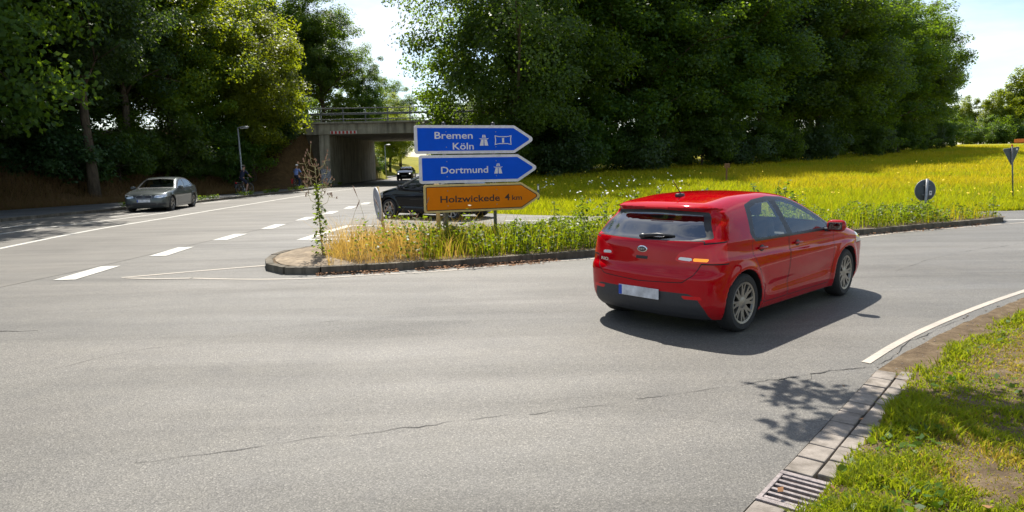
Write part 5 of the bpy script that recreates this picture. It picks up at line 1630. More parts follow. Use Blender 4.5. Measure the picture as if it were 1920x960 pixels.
class Shell:
    def __init__(s, f, lo, hi, h):
        V, T_ = surface_nets(f, lo, hi, h)
        s.f = f; s.V = project(f, V, 3, h * 0.6); s.T = T_
        s.lab = np.zeros(len(T_), np.int32); s.names = ['body']
        s.N = grad(f, s.V)
    def nid(s, n):
        if n not in s.names: s.names.append(n)
        return s.names.index(n)
    def cut(s, name, dist, frm=('body',), cond=None):
        """faces where dist<0 (a function of points and gradient) among labels frm get the label; crossing faces are split"""
        d = dist(s.V[:, 0], s.V[:, 1], s.V[:, 2])
        el = np.isin(s.lab, [s.nid(n) for n in frm])
        if cond is not None:
            c = s.V[s.T].mean(1); nn = s.N[s.T].mean(1); nn /= np.linalg.norm(nn, axis=1)[:, None] + 1e-9
            el &= cond(c, nn)
        dt = d[s.T]
        ins = (dt < 0)
        full = el & ins.all(1); cross = el & ins.any(1) & ~ins.all(1)
        L_ = s.nid(name)
        lab = s.lab.copy(); lab[full] = L_
        V = [s.V]; base = len(s.V); cache = {}; newv = []
        T2 = []; l2 = []
        for ti in np.nonzero(cross)[0]:
            t = [int(q) for q in s.T[ti]]; old = s.lab[ti]
            dd = [d[q] for q in t]
            def mid(a, b):
                key = (min(a, b), max(a, b))
                if key not in cache:
                    da, db = d[key[0]], d[key[1]]
                    k = da / (da - db)
                    newv.append(s.V[key[0]] * (1 - k) + s.V[key[1]] * k); cache[key] = base + len(newv) - 1
                return cache[key]
            k = [q for q in range(3) if (dd[q] < 0)]
            if len(k) == 1:
                i = k[0]; a, b, c = t[i], t[(i + 1) % 3], t[(i + 2) % 3]; la, lb = L_, old
            else:
                i = [q for q in range(3) if dd[q] >= 0][0]; a, b, c = t[i], t[(i + 1) % 3], t[(i + 2) % 3]; la, lb = old, L_
            ab, ac = mid(a, b), mid(a, c)
            T2 += [(a, ab, ac), (ab, b, c), (ab, c, ac)]; l2 += [la, lb, lb]
        keep = ~cross
        s.T = np.concatenate([s.T[keep], np.array(T2, np.int64).reshape(-1, 3)]); s.lab = np.concatenate([lab[keep], np.array(l2, np.int32)])
        if newv:
            nv = np.array(newv); s.V = np.concatenate([s.V, nv]); s.N = np.concatenate([s.N, grad(s.f, nv)])
    def piece(s, name, mats, parent, objname, side=None, offset=0.0, flip=False, labels=None):
        ids = [s.nid(n) for n in (labels or [name])]
        m = np.isin(s.lab, ids)
        if side is not None:
            m &= (np.sign(s.V[s.T].mean(1)[:, 1]) == side)
        T_ = s.T[m]
        if not len(T_): return None
        u, inv = np.unique(T_, return_inverse=True)
        V = s.V[u]; N = s.N[u]; N = N / (np.linalg.norm(N, axis=1)[:, None] + 1e-9)
        F = inv.reshape(-1, 3)
        if offset: V = V + N * offset
        if flip: F = F[:, ::-1]; N = -N
        me = np_mesh(objname, V, F)
        me.polygons.foreach_set('use_smooth', np.ones(len(F), bool))
        try: me.normals_split_custom_set_from_vertices([tuple(q) for q in N])
        except Exception: pass
        return link(objname, me, mats, parent)

def poly_cut(poly, proj, grow=0.0, rnd=0.0):
    def d(x, y, z):
        if proj == 'side': a, b = x, z
        elif proj == 'end': a, b = y, z
        elif proj == 'absend': a, b = np.abs(y), z
        elif proj == 'plan': a, b = x, np.abs(y)
        return sdpoly(a, b, poly) - rnd - grow
    return d
is_side = lambda c, n: (np.abs(n[:, 1]) > 0.35) & (np.abs(c[:, 1]) > 0.4)
is_rear = lambda x: (lambda c, n: (c[:, 0] < x) & (n[:, 0] < 0.15))
is_front = lambda x: (lambda c, n: (c[:, 0] > x) & (n[:, 0] > -0.15))

def wheel_meshes(key, r, w, spokes, style):
    """tyre, rim and disc about the y axis, outer face at -y"""
    rim_r = r * 0.715
    t = MB(); h = w / 2
    t.lathe([(rim_r - 0.004, -h + 0.015), (rim_r + 0.01, -h), (r - 0.035, -h - 0.004), (r - 0.010, -h + 0.014), (r, -h + 0.035), (r, h - 0.035), (r - 0.012, h - 0.012), (rim_r, h)], 44, 'Y')
    b = MB()
    b.lathe([(0.0005, -h + 0.085), (rim_r - 0.03, -h + 0.085), (rim_r - 0.03, h - 0.01), (rim_r, h)], 36, 'Y')
    m = MB()
    m.lathe([(rim_r - 0.028, -h + 0.03), (rim_r - 0.022, -h + 0.008), (rim_r, -h + 0.002), (rim_r + 0.006, -h + 0.012)], 44, 'Y')
    m.lathe([(0.0005, -h + 0.012), (0.030, -h + 0.012), (0.062, -h + 0.022), (0.066, -h + 0.06)], 20, 'Y')
    for k in range(spokes):
        a0 = 2 * math.pi * k / spokes
        for s_ in ((-1, 1) if style == 'pair' else (0,)):
            a1 = a0 + s_ * 0.16
            wi, wo = (0.016, 0.011) if style == 'pair' else (0.028, 0.020)
            p = []
            for (rr, aa, ww, yy_) in ((0.05, a0 + s_ * 0.25, wi, -h + 0.022), (rim_r * 0.55, a0 + s_ * 0.10, wi, -h + 0.020), (rim_r - 0.018, a1, wo, -h + 0.010)):
                ca, sa = math.cos(aa), math.sin(aa)
                p.append(((rr * ca + ww * sa, yy_, rr * sa - ww * ca), (rr * ca - ww * sa, yy_, rr * sa + ww * ca)))
            vs = []
            for a, b_ in p: vs += [a, b_, (a[0], a[1] + 0.03, a[2]), (b_[0], b_[1] + 0.03, b_[2])]
            fs = []
            for i in range(2):
                o = 4 * i; fs += [(o, o + 1, o + 5, o + 4), (o + 1, o + 3, o + 7, o + 5), (o + 2, o, o + 4, o + 6)]
            m.add(vs, fs)
    d = MB(); d.lathe([(0.07, -h + 0.075), (rim_r * 0.58, -h + 0.075), (rim_r * 0.58, -h + 0.084)], 30, 'Y')
    out = []
    for mb_, mt, nm, ang in ((t, M_RUBBER, 'tyre', 40), (m, M_ALLOY, 'rim', 35), (b, M_ALLOY_D, 'barrel', 40), (d, M_BRAKE, 'brake_disc', 40)):
        me = mb_.mesh(nm); me.materials.append(mt); me.polygons.foreach_set('use_smooth', np.ones(len(me.polygons), bool))
        try: me.set_sharp_from_angle(angle=R(ang))
        except Exception: pass
        out.append((nm, me))
    return out

def add_wheels(car, p):
    ms = wheel_meshes('w', p['wheel_r'], p['tyre_w'], p['spokes'], p['spoke_style'])
    for i, a in enumerate(p['axles']):
        for s_ in (-1, 1):
            w = empty('wheel', (a, s_ * (p['track'] / 2), p['wheel_r']), 0 if s_ < 0 else math.pi, parent=car)
            if i == 0 and p.get('steer'): w.rotation_euler.z += p['steer']
            for nm, me in ms: link(nm, me, None, w)

def ellipsoid_part(name, c, r, mat, parent, n=16, m=10, rot=None):
    mb = MB(); mb.sphere((0, 0, 0), r, n, m); o = mb.build(name, mat, parent, True); o.location = c
    if rot: o.rotation_euler = rot
    return o

def interior(car, p):
    zf = p.get('seat_z', 0.50); w = p.get('seat_y', 0.36)
    mb = MB()
    def seat(x, y, wd, nm='seat'):
        m = MB()
        m.rbox((x, y, zf), (0.50, wd, 0.16), 0.05)
        m.rbox((x - 0.30, y, zf + 0.34), (0.15, wd, 0.60), 0.05, Euler((0, R(-16), 0)).to_matrix())
        o = m.build(nm, M_SEAT, car, True, 40)
        hds = [y] if wd < 0.7 else [y - 0.36, y + 0.36]
        hm = MB()
        for q in hds:
            hm.rbox((x - 0.41, q, zf + 0.75), (0.10, 0.26, 0.19), 0.04)
            hm.tube([(x - 0.39, q - 0.06, zf + 0.58), (x - 0.40, q - 0.06, zf + 0.68)], 0.007, 6); hm.tube([(x - 0.39, q + 0.06, zf + 0.58), (x - 0.40, q + 0.06, zf + 0.68)], 0.007, 6)
        hm.build('headrest', M_SEAT, o, True, 40)
    seat(p['seat_x'], w, 0.50); seat(p['seat_x'], -w, 0.50); seat(p['seat_x'] - 0.92, 0, 1.25, 'rear_bench')
    m = MB(); m.rbox((p['seat_x'] + 0.88, 0, zf + 0.22), (0.42, 1.35, 0.24), 0.06); m.rbox((p['seat_x'] + 0.75, w, zf + 0.32), (0.25, 0.36, 0.14), 0.05)
    m.build('dashboard', M_INT, car, True, 40)
    m = MB(); c = Vector((p['seat_x'] + 0.52, w, zf + 0.28))
    m.tube([c + Vector((0.18 * math.cos(a) * 0.42, 0.18 * math.sin(a), 0.18 * math.cos(a) * 0.9)) for a in np.linspace(0, 2 * math.pi, 19)[:-1]], 0.014, 6, closed=True)
    m.build('steering_wheel', M_TRIM, car, True)
    if p.get('shelf'):
        m = MB(); m.rbox((p['shelf'][0], 0, p['shelf'][1]), (p['shelf'][2], 1.1, 0.03), 0.01); m.build('parcel_shelf', M_INT, car)

def mirror(car, x, y, z, mat):
    for s_ in (-1, 1):
        mb = MB(); mb.rbox((0, 0, 0), (0.13, 0.215, 0.145), 0.052)
        o = mb.build('wing_mirror', mat, car, True); o.location = (x, s_ * y, z); o.rotation_euler = (0, 0, s_ * R(-8))
        MB().rbox((0.02, -s_ * 0.12, -0.055), (0.06, 0.14, 0.045), 0.012).build('mirror_foot', M_TRIM, o)
        MB().rbox((-0.062, 0, 0), (0.008, 0.155, 0.092), 0.003).build('mirror_rim', M_TRIM, o)
        MB().rbox((-0.0665, 0, 0), (0.004, 0.140, 0.080), 0.001).build('mirror_glass', M_GLASS_D, o)

def surf_point(f, p, d):
    """march from p along d to the body"""
    p = np.array(p, float); d = np.array(d, float)
    for _ in range(400):
        v = float(f(*[np.array([q]) for q in p])[0])
        if v < 0.0008: break
        p = p + d * max(0.001, min(0.05, v * 0.7))
    return p

def door_handle(car, f, x, z, mat, s_):
    q = surf_point(f, (x, s_ * 1.2, z), (0, -s_, 0))
    mb = MB(); mb.rbox((0, 0, 0), (0.17, 0.030, 0.026), 0.011)
    o = mb.build('door_handle', mat, car, True, 50); o.location = (q[0], q[1] + s_ * 0.020, z)
    ellipsoid_part('handle_recess', (0.0, -s_ * 0.017, -0.004), (0.055, 0.006, 0.036), M_TRIM, o, 12, 8)

def finish(car, sh, p, paint, two=('front_door', 'rear_door', 'front_window', 'rear_window', 'quarter_window', 'tail_light', 'headlight', 'window_trim', 'reflector', 'reversing_lamp', 'indicator', 'headlamp_bulb', 'fog_recess')):
    """link every panel; those in two come once per side"""
    PM = {'body': (paint, 'body_shell'), 'seam': (M_SEAM, 'panel_gap'), 'front_door': (paint, 'door'), 'rear_door': (paint, 'door'), 'tailgate': (paint, 'tailgate'), 'boot': (paint, 'boot_lid'), 'bonnet': (paint, 'bonnet'),
          'rear_bumper': (paint, 'rear_bumper'), 'front_bumper': (paint, 'front_bumper'), 'front_window': (M_GLASS, 'window'), 'rear_window': (M_GLASS, 'window'), 'quarter_window': (M_GLASS, 'window'),
          'hatch_glass': (M_GLASS_D, 'rear_window'), 'windscreen': (M_GLASS_W, 'windscreen'), 'window_trim': (M_TRIM, 'window_trim'), 'glass_trim': (M_TRIM, 'windscreen_trim'), 'hatch_trim': (M_TRIM, 'rear_window_trim'), 'tail_light': (M_REDLENS, 'tail_light'), 'reversing_lamp': (M_WLENS, 'reversing_lamp'),
          'indicator': (M_AMBER if p.get('blink') else M_REDLENS, 'indicator'), 'cladding': (M_CLAD, 'lower_bumper'), 'reflector': (M_REDLENS, 'reflector'), 'headlight': (M_HEADL, 'headlight'), 'headlamp_bulb': (M_HEADL_ON, 'headlamp_bulb'),
          'grille': (M_TRIM, 'grille'), 'intake': (M_TRIM, 'air_intake'), 'arch': (M_SEAM, 'wheel_arch'), 'floor': (M_SEAM, 'underbody'), 'third_light': (M_REDLENS, 'brake_light')}
    PM.update(p.get('PM', {}))
    subs = {'reversing_lamp': 'tail_light', 'indicator': 'tail_light', 'headlamp_bulb': 'headlight'}
    made = {}
    order = [n for n in sh.names if n not in subs] + [n for n in sh.names if n in subs]
    for nm in order:
        mat, on = PM[nm]
        for s_ in ((-1, 1) if nm in two else (None,)):
            par = car
            if nm in subs and (subs[nm], s_) in made: par = made[(subs[nm], s_)]
            o = sh.piece(nm, mat, par, on, s_)
            if o: made[(nm, s_)] = o
    glassy = ('front_window', 'rear_window', 'quarter_window', 'hatch_glass', 'windscreen')
    sh.piece('lining', M_INT, car, 'cabin_lining', None, -0.03, True, [n for n in sh.names if n not in glassy and n not in ('arch', 'floor')])
    return made

def common_cuts(sh, p):
    Ra, zw = p['arch_r'], p['wheel_r']
    f = sh.f
    def arch(x, y, z):
        d = np.minimum.reduce([np.hypot(x - a, z - zw) for a in p['axles']])
        return d - Ra - 0.004
    sh.cut('arch', arch)
    sh.cut('floor', lambda x, y, z: z - p['z0'] - 0.012)

def side_glass(sh, p):
    sh.cut('window_trim', poly_cut(p['dlo'], 'side', p.get('dlo_trim', 0.022), 0.02), cond=is_side)
    for nm, poly in p['windows']:
        sh.cut(nm, poly_cut(poly, 'side', 0.0, 0.022), ('window_trim',), is_side)

def panel(sh, name, poly, proj, cond, frm=('body',), gap=0.005, rnd=0.03):
    sh.cut('seam', poly_cut(poly, proj, gap, rnd), frm, cond)
    sh.cut(name, poly_cut(poly, proj, -gap, rnd), ('seam',), cond)

# ---- the red hatchback
RED = dict(crease=lambda x: 0.765 - 0.025 * x,
    axles=(1.29, -1.29), wheel_r=0.312, arch_r=0.355, tyre_w=0.205, track=1.50, spokes=8, spoke_style='pair', z0=0.17, steer=R(4),
    top=[(2.12, 0.62), (2.02, 0.735), (1.8, 0.845), (1.45, 0.935), (1.12, 0.995), (0.95, 1.03), (0.62, 1.20), (0.30, 1.345), (0.05, 1.405), (-0.4, 1.445), (-0.9, 1.437), (-1.35, 1.398), (-1.72, 1.352), (-1.95, 1.33)],
    width=[(2.12, 0.70), (1.9, 0.80), (1.6, 0.845), (1.29, 0.862), (0.6, 0.862), (-0.6, 0.865), (-1.29, 0.866), (-1.65, 0.845), (-1.96, 0.80)],
    section=[(0.15, -0.07), (0.24, -0.035), (0.36, -0.014), (0.50, -0.012), (0.60, -0.005), (0.70, 0.0), (0.78, -0.001), (0.84, -0.012), (0.92, -0.026), (1.05, -0.03), (1.5, -0.03)],
    belt=[(2.1, 0.86), (0.9, 0.93), (0, 0.945), (-1.0, 0.97), (-2.0, 0.99)],
    rear=[(0.15, -1.80), (0.24, -1.90), (0.34, -1.945), (0.50, -1.965), (0.60, -1.968), (0.655, -1.955), (0.70, -1.925), (0.80, -1.912), (0.93, -1.895), (0.985, -1.875), (1.03, -1.825), (1.15, -1.715), (1.255, -1.605), (1.285, -1.62), (1.31, -1.675), (1.34, -1.665), (1.42, -1.62)],
    front=[(0.15, 1.98), (0.24, 2.06), (0.36, 2.10), (0.5, 2.11), (0.62, 2.10), (0.72, 2.06), (0.8, 1.98), (1.0, 1.8), (1.5, 1.3)],
    tumble=0.46, tum2=0.32, crown=0.06, k_top=0.11, k_rear=0.10, k_front=0.12, bow_rear=0.11, bow4r=0.22, flare=0.018,
    dlo=[(0.80, 0.965), (0.50, 1.135), (0.20, 1.275), (0.00, 1.325), (-0.35, 1.345), (-0.72, 1.325), (-0.93, 1.285), (-1.08, 1.02), (-1.05, 0.985)],
    windows=[('front_window', [(0.70, 0.985), (0.46, 1.125), (0.18, 1.255), (0.0, 1.30), (-0.21, 1.315), (-0.20, 0.985)]), ('rear_window', [(-0.36, 0.99), (-0.38, 1.318), (-0.70, 1.30), (-0.86, 1.265), (-1.02, 1.02), (-1.0, 1.00)])],
    blink=True, seat_x=0.12, seat_z=0.50, seat_y=0.35, shelf=(-1.50, 0.95, 0.42))
def build_red():
    p = RED
    car = empty('red_hatchback', (0, 0, 0), 0, 'glossy red hatchback driving away on the foreground road, right rear indicator lit', 'car')
    f = make_field(p)
    sh = Shell(f, (-2.08, -0.96, 0.12), (2.22, 0.96, 1.52), 0.02)
    common_cuts(sh, p)
    side_glass(sh, p)
    # windscreen
    sh.cut('glass_trim', poly_cut([(0.99, 0.0), (0.96, 0.68), (0.36, 0.52), (0.27, 0.0), (0.30, -0.3), (0.95, -0.3)], 'plan', 0.0, 0.02), cond=lambda c, n: (n[:, 2] > 0.3) & (c[:, 2] > 0.95))
    sh.cut('windscreen', poly_cut([(0.93, -0.3), (0.93, 0.65), (0.40, 0.50), (0.30, 0.0), (0.30, -0.3)], 'plan', 0.0, 0.02), ('glass_trim',))
    # rear glass and its black side fillets
    rc = is_rear(-1.35)
    sh.cut('hatch_trim', poly_cut([(0, 0.995), (0.55, 1.005), (0.715, 1.03), (0.565, 1.262), (0, 1.285), (-0.4, 1.285), (-0.4, 0.995)], 'absend', 0.0, 0.012), cond=rc)
    sh.cut('hatch_glass', poly_cut([(0, 1.0), (0.53, 1.012), (0.65, 1.04), (0.515, 1.232), (0, 1.248), (-0.4, 1.248), (-0.4, 1.0)], 'absend', 0.0, 0.008), ('hatch_trim',), rc)
    # lamps
    lamp_c = lambda c, n: (c[:, 0] < -1.60) & (n[:, 0] < 0.35)
    panel(sh, 'tail_light', [(0.40, 0.80), (0.48, 0.778), (0.88, 0.778), (0.92, 0.94), (0.86, 0.985), (0.64, 0.955), (0.44, 0.87)], 'absend', lamp_c, gap=0.007, rnd=0.01)
    sh.cut('reversing_lamp', poly_cut([(0.43, 0.802), (0.57, 0.793), (0.578, 0.826), (0.45, 0.832)], 'absend'), ('tail_light',))
    sh.cut('indicator', poly_cut([(0.582, 0.793), (0.73, 0.791), (0.73, 0.823), (0.59, 0.826)], 'absend'), ('tail_light',), lambda c, n: (c[:, 1] < 0))
    # lower bumper, reflectors, tailgate, bumper joint
    sh.cut('cladding', poly_cut([(0, 0.462), (0.56, 0.462), (0.64, 0.43), (0.71, 0.30), (0.75, 0.1), (-0.4, 0.1), (-0.4, 0.462)], 'absend', 0.0, 0.0), cond=is_rear(-1.3))
    sh.cut('reflector', poly_cut([(0.50, 0.435), (0.52, 0.405), (0.70, 0.405), (0.68, 0.435)], 'absend', 0, 0.003), ('cladding', 'body'), is_rear(-1.6))
    panel(sh, 'tailgate', [(0, 0.56), (0.50, 0.585), (0.60, 0.66), (0.655, 0.77), (0.66, 0.985), (0.2, 0.985), (-0.4, 0.985), (-0.4, 0.56)], 'absend', is_rear(-1.6), gap=0.0045, rnd=0.012)
    # doors
    panel(sh, 'front_door', [(0.78, 0.27), (0.86, 0.50), (0.86, 0.90), (0.80, 0.955), (-0.27, 0.965), (-0.27, 0.27)], 'side', is_side, gap=0.004, rnd=0.02)
    panel(sh, 'rear_door', [(-0.33, 0.27), (-0.33, 0.965), (-1.10, 0.985), (-1.10, 0.80), (-0.96, 0.62), (-0.86, 0.40), (-0.84, 0.27)], 'side', is_side, gap=0.004, rnd=0.02)
    # front lamps, only grazed by the view
    panel(sh, 'headlight', [(0.50, 0.66), (0.92, 0.70), (0.92, 0.83), (0.62, 0.80), (0.46, 0.74)], 'absend', lambda c, n: (c[:, 0] > 1.60), gap=0.004, rnd=0.01)
    made = finish(car, sh, p, M_RED)
    add_wheels(car, p); interior(car, p)
    mirror(car, 0.66, 0.965, 0.985, M_RED)
    for s_ in (-1, 1):
        door_handle(car, f, -0.10, 0.845, M_RED, s_); door_handle(car, f, -0.93, 0.865, M_RED, s_)
    def rear_at(y, z): return surf_point(f, (-2.4, y, z), (1, 0, 0))[0]
    # spoiler lip light, emblem, plate, wiper, badge, aerial, exhaust
    x = rear_at(0, 1.315); MB().rbox((x - 0.004, 0, 1.315), (0.012, 0.30, 0.016), 0.003).build('brake_light', M_REDLENS, car)
    x = rear_at(0, 0.885)
    em = MB(); em.sphere((x - 0.002, 0, 0.885), (0.010, 0.068, 0.037), 24, 8); e = em.build('badge', M_CHROME, car, True)
    em = MB(); em.sphere((x - 0.008, 0, 0.885), (0.008, 0.055, 0.027), 24, 8); em.build('badge_field', M_TRIM, e, True)
    em = MB()
    for y_ in (-0.028, 0.0, 0.028):
        em.box((x - 0.0165, y_ - 0.006, 0.885), (0.003, 0.004, 0.024)); em.box((x - 0.0165, y_ + 0.006, 0.885), (0.003, 0.004, 0.024)); em.box((x - 0.0165, y_, 0.885 + (0.010 if y_ else 0)), (0.003, 0.012, 0.004))
    em.build('badge_letters', M_CHROME, e)
    x = rear_at(0, 0.80); MB().rbox((x + 0.004, 0, 0.795), (0.02, 0.15, 0.034), 0.008).build('tailgate_handle', M_TRIM, car)
    x = rear_at(0, 0.42)
    pl_ = MB().rbox((x - 0.012, 0, 0.425), (0.012, 0.52, 0.112), 0.004).build('number_plate', M_PLATE, car)
    MB().box((x - 0.0195, 0.236, 0.425), (0.002, 0.042, 0.104)).build('blue_strip', M_PLATE_B, pl_)
    w_ = MB(); a = np.array([rear_at(0.02, 1.02) - 0.03, 0.02, 1.02]); b = np.array([rear_at(-0.34, 1.05) - 0.02, -0.34, 1.035])
    w_.tube([tuple(a), tuple((a + b) / 2 + np.array([-0.012, 0, 0.018])), tuple(b)], [0.024, 0.017, 0.010], 8)
    w_.sphere(tuple(a), (0.03, 0.045, 0.03), 12, 8); w_.build('rear_wiper', M_TRIM, car, True)
    ta = MB()
    nm = text_obj('model_badge', 'RIO', 0, 0.13, 0, 0.034, M_CHROME, car, 0.02, 0.0, 0.004)
    x = rear_at(0.53, 0.735); nm.location = (rear_at(0.60, 0.735) - 0.003, 0.60, 0.715); nm.rotation_euler = (0, 0, R(-104))
    an = MB(); an.rbox((-1.22, 0, 1.425), (0.13, 0.055, 0.045), 0.015); an.tube([(-1.20, 0, 1.44), (-1.36, 0, 1.60)], [0.007, 0.004], 8); an.build('roof_aerial', M_TRIM, car, True, 40)
    ub = MB(); ub.rbox((0, 0, 0.24), (3.4, 0.95, 0.16), 0.03); ub.build('floor_pan', M_SEAM, car)
    return car, f
red_car, RED_F = build_red()

# ---- the grey saloon coming towards us
SAL = dict(
    axles=(1.38, -1.38), wheel_r=0.315, arch_r=0.352, tyre_w=0.225, track=1.53, spokes=5, spoke_style='pair', z0=0.16,
    top=[(2.14, 0.66), (2.04, 0.745), (1.75, 0.83), (1.3, 0.905), (0.88, 0.955), (0.72, 0.99), (0.35, 1.20), (0.02, 1.355), (-0.2, 1.40), (-0.55, 1.418), (-0.95, 1.395), (-1.35, 1.275), (-1.72, 1.09), (-1.85, 1.06), (-2.2, 1.035), (-2.38, 1.0)],
    width=[(2.14, 0.72), (1.9, 0.83), (1.6, 0.88), (1.3, 0.905), (0, 0.908), (-1.3, 0.908), (-1.8, 0.87), (-2.4, 0.76)],
    section=[(0.14, -0.06), (0.24, -0.03), (0.40, -0.012), (0.55, -0.004), (0.66, 0.0), (0.76, -0.012), (0.86, -0.03), (0.95, -0.05), (1.5, -0.05)],
    belt=[(2.1, 0.82), (0.9, 0.905), (0, 0.925), (-1.3, 0.955), (-2.3, 0.97)],
    rear=[(0.14, -2.20), (0.25, -2.32), (0.45, -2.375), (0.65, -2.37), (0.8, -2.34), (0.95, -2.31), (1.03, -2.33), (1.5, -2.3)],
    front=[(0.14, 2.04), (0.22, 2.11), (0.36, 2.145), (0.5, 2.14), (0.62, 2.125), (0.70, 2.10), (0.78, 2.02), (1.0, 1.8), (1.5, 1.3)],
    tumble=0.36, crown=0.06, k_top=0.10, bow_front=0.16, bow4f=0.16,
    dlo=[(0.62, 0.94), (0.30, 1.115), (0.0, 1.25), (-0.25, 1.30), (-0.6, 1.315), (-0.95, 1.285), (-1.25, 1.17), (-1.40, 1.02), (-1.32, 0.985)],
    windows=[('front_window', [(0.54, 0.955), (0.27, 1.10), (-0.02, 1.23), (-0.22, 1.275), (-0.33, 1.28), (-0.31, 0.965)]), ('rear_window', [(-0.42, 0.97), (-0.43, 1.285), (-0.65, 1.288), (-0.93, 1.26), (-1.18, 1.16), (-1.30, 1.04), (-1.26, 1.0)])],
    seat_x=0.0, seat_z=0.46, seat_y=0.36)
def build_saloon():
    p = SAL
    car = empty('grey_saloon', (0, 0, 0), 0, 'grey metallic saloon car coming towards the camera on the left lane of the main road', 'car')
    f = make_field(p)
    sh = Shell(f, (-2.5, -1.0, 0.10), (2.26, 1.0, 1.48), 0.03)
    common_cuts(sh, p); side_glass(sh, p)
    sh.cut('glass_trim', poly_cut([(0.80, -0.3), (0.80, 0.0), (0.72, 0.73), (0.10, 0.585), (0.04, 0.0), (0.04, -0.3)], 'plan', 0.0, 0.01), cond=lambda c, n: (n[:, 2] > 0.3) & (c[:, 2] > 0.9))
    sh.cut('windscreen', poly_cut([(0.76, -0.3), (0.76, 0.0), (0.68, 0.70), (0.12, 0.56), (0.07, 0.0), (0.07, -0.3)], 'plan', 0.0, 0.01), ('glass_trim',))
    sh.cut('hatch_glass', poly_cut([(-1.05, -0.3), (-1.05, 0.55), (-1.68, 0.62), (-1.70, -0.3)], 'plan', 0.0, 0.02), cond=lambda c, n: (n[:, 2] > 0.3) & (c[:, 2] > 1.05))
    fc = is_front(1.5)
    panel(sh, 'headlight', [(0.40, 0.60), (0.62, 0.575), (0.90, 0.64), (0.92, 0.74), (0.72, 0.715), (0.44, 0.685)], 'absend', lambda c, n: c[:, 0] > 1.6, gap=0.005, rnd=0.01)
    sh.cut('headlamp_bulb', lambda x, y, z: np.minimum(np.hypot(np.abs(y) - 0.54, z - 0.64), np.hypot(np.abs(y) - 0.70, z - 0.655)) - 0.045, ('headlight',))
    sh.cut('grille', poly_cut([(0.035, 0.545), (0.33, 0.555), (0.36, 0.62), (0.31, 0.685), (0.05, 0.695)], 'absend', 0, 0.01), cond=fc)
    sh.cut('intake', poly_cut([(0, 0.25), (0.42, 0.25), (0.47, 0.31), (0.43, 0.385), (0, 0.385), (-0.3, 0.385), (-0.3, 0.25)], 'absend', 0, 0.01), cond=fc)
    sh.cut('fog_recess', poly_cut([(0.52, 0.27), (0.78, 0.30), (0.80, 0.36), (0.56, 0.355)], 'absend', 0, 0.01), cond=is_front(1.4))
    panel(sh, 'front_door', [(0.70, 0.30), (0.72, 0.60), (0.70, 0.91), (-0.36, 0.945), (-0.36, 0.30)], 'side', is_side, gap=0.005)
    panel(sh, 'rear_door', [(-0.38, 0.30), (-0.38, 0.945), (-1.28, 0.97), (-1.24, 0.80), (-1.06, 0.58), (-0.98, 0.30)], 'side', is_side, gap=0.005)
    panel(sh, 'bonnet', [(0.86, -0.3), (0.86, 0.68), (1.5, 0.72), (2.0, 0.55), (2.06, 0.3), (2.07, -0.3)], 'plan', lambda c, n: (n[:, 2] > 0.5) & (c[:, 2] > 0.6), gap=0.005)
    p['PM'] = {'fog_recess': (M_TRIM, 'fog_lamp_recess'), 'headlamp_bulb': (M_CHROME, 'headlamp_bulb')}
    finish(car, sh, p, M_SILVER)
    add_wheels(car, p); interior(car, p); mirror(car, 0.56, 0.985, 0.965, M_SILVER)
    for s_ in (-1, 1):
        door_handle(car, f, -0.20, 0.80, M_SILVER, s_); door_handle(car, f, -1.08, 0.82, M_SILVER, s_)
    xf = lambda y, z: surf_point(f, (2.6, y, z), (-1, 0, 0))[0]
    for s_ in (-1, 1):
        pts = [(0.045, 0.55), (0.30, 0.56), (0.33, 0.62), (0.29, 0.685), (0.06, 0.695)]
        MB().tube([(xf(s_ * a, b) + 0.004, s_ * a, b) for a, b in pts], 0.006, 6, closed=True).build('kidney_surround', M_CHROME, car, True)
    pl_ = MB().rbox((xf(0, 0.47) + 0.014, 0, 0.465), (0.012, 0.52, 0.11), 0.003).build('number_plate', M_PLATE, car)
    MB().box((xf(0, 0.47) + 0.0215, -0.236, 0.465), (0.002, 0.042, 0.10)).build('blue_strip', M_PLATE_B, pl_)
    MB().rbox((0, 0, 0.24), (3.7, 1.0, 0.16), 0.03).build('floor_pan', M_SEAM, car)
    return car
saloon = build_saloon()

# ---- the black car at the junction behind the signs
BLK = dict(RED)
BLK.update(axles=(1.29, -1.29), wheel_r=0.32, arch_r=0.36, spokes=7, spoke_style='single', blink=False, steer=0.0,
    top=[(2.12, 0.66), (2.02, 0.76), (1.8, 0.86), (1.45, 0.955), (1.15, 1.03), (0.95, 1.08), (0.55, 1.29), (0.20, 1.42), (-0.1, 1.475), (-0.5, 1.495), (-1.0, 1.475), (-1.45, 1.42), (-1.80, 1.36), (-2.0, 1.33)],
    dlo=[(0.95, 0.985), (0.45, 1.22), (0.12, 1.345), (-0.2, 1.385), (-0.7, 1.375), (-1.05, 1.31), (-1.30, 1.10), (-1.22, 1.03)],
    windows=[('front_window', [(0.62, 1.0), (0.42, 1.19), (0.12, 1.315), (-0.16, 1.355), (-0.15, 1.005)]), ('rear_window', [(-0.27, 1.01), (-0.28, 1.36), (-0.7, 1.35), (-1.0, 1.29), (-1.2, 1.11), (-1.15, 1.05)]), ('quarter_window', [(0.86, 0.995), (0.68, 1.075), (0.70, 1.0)])])
BLK['PM'] = {}
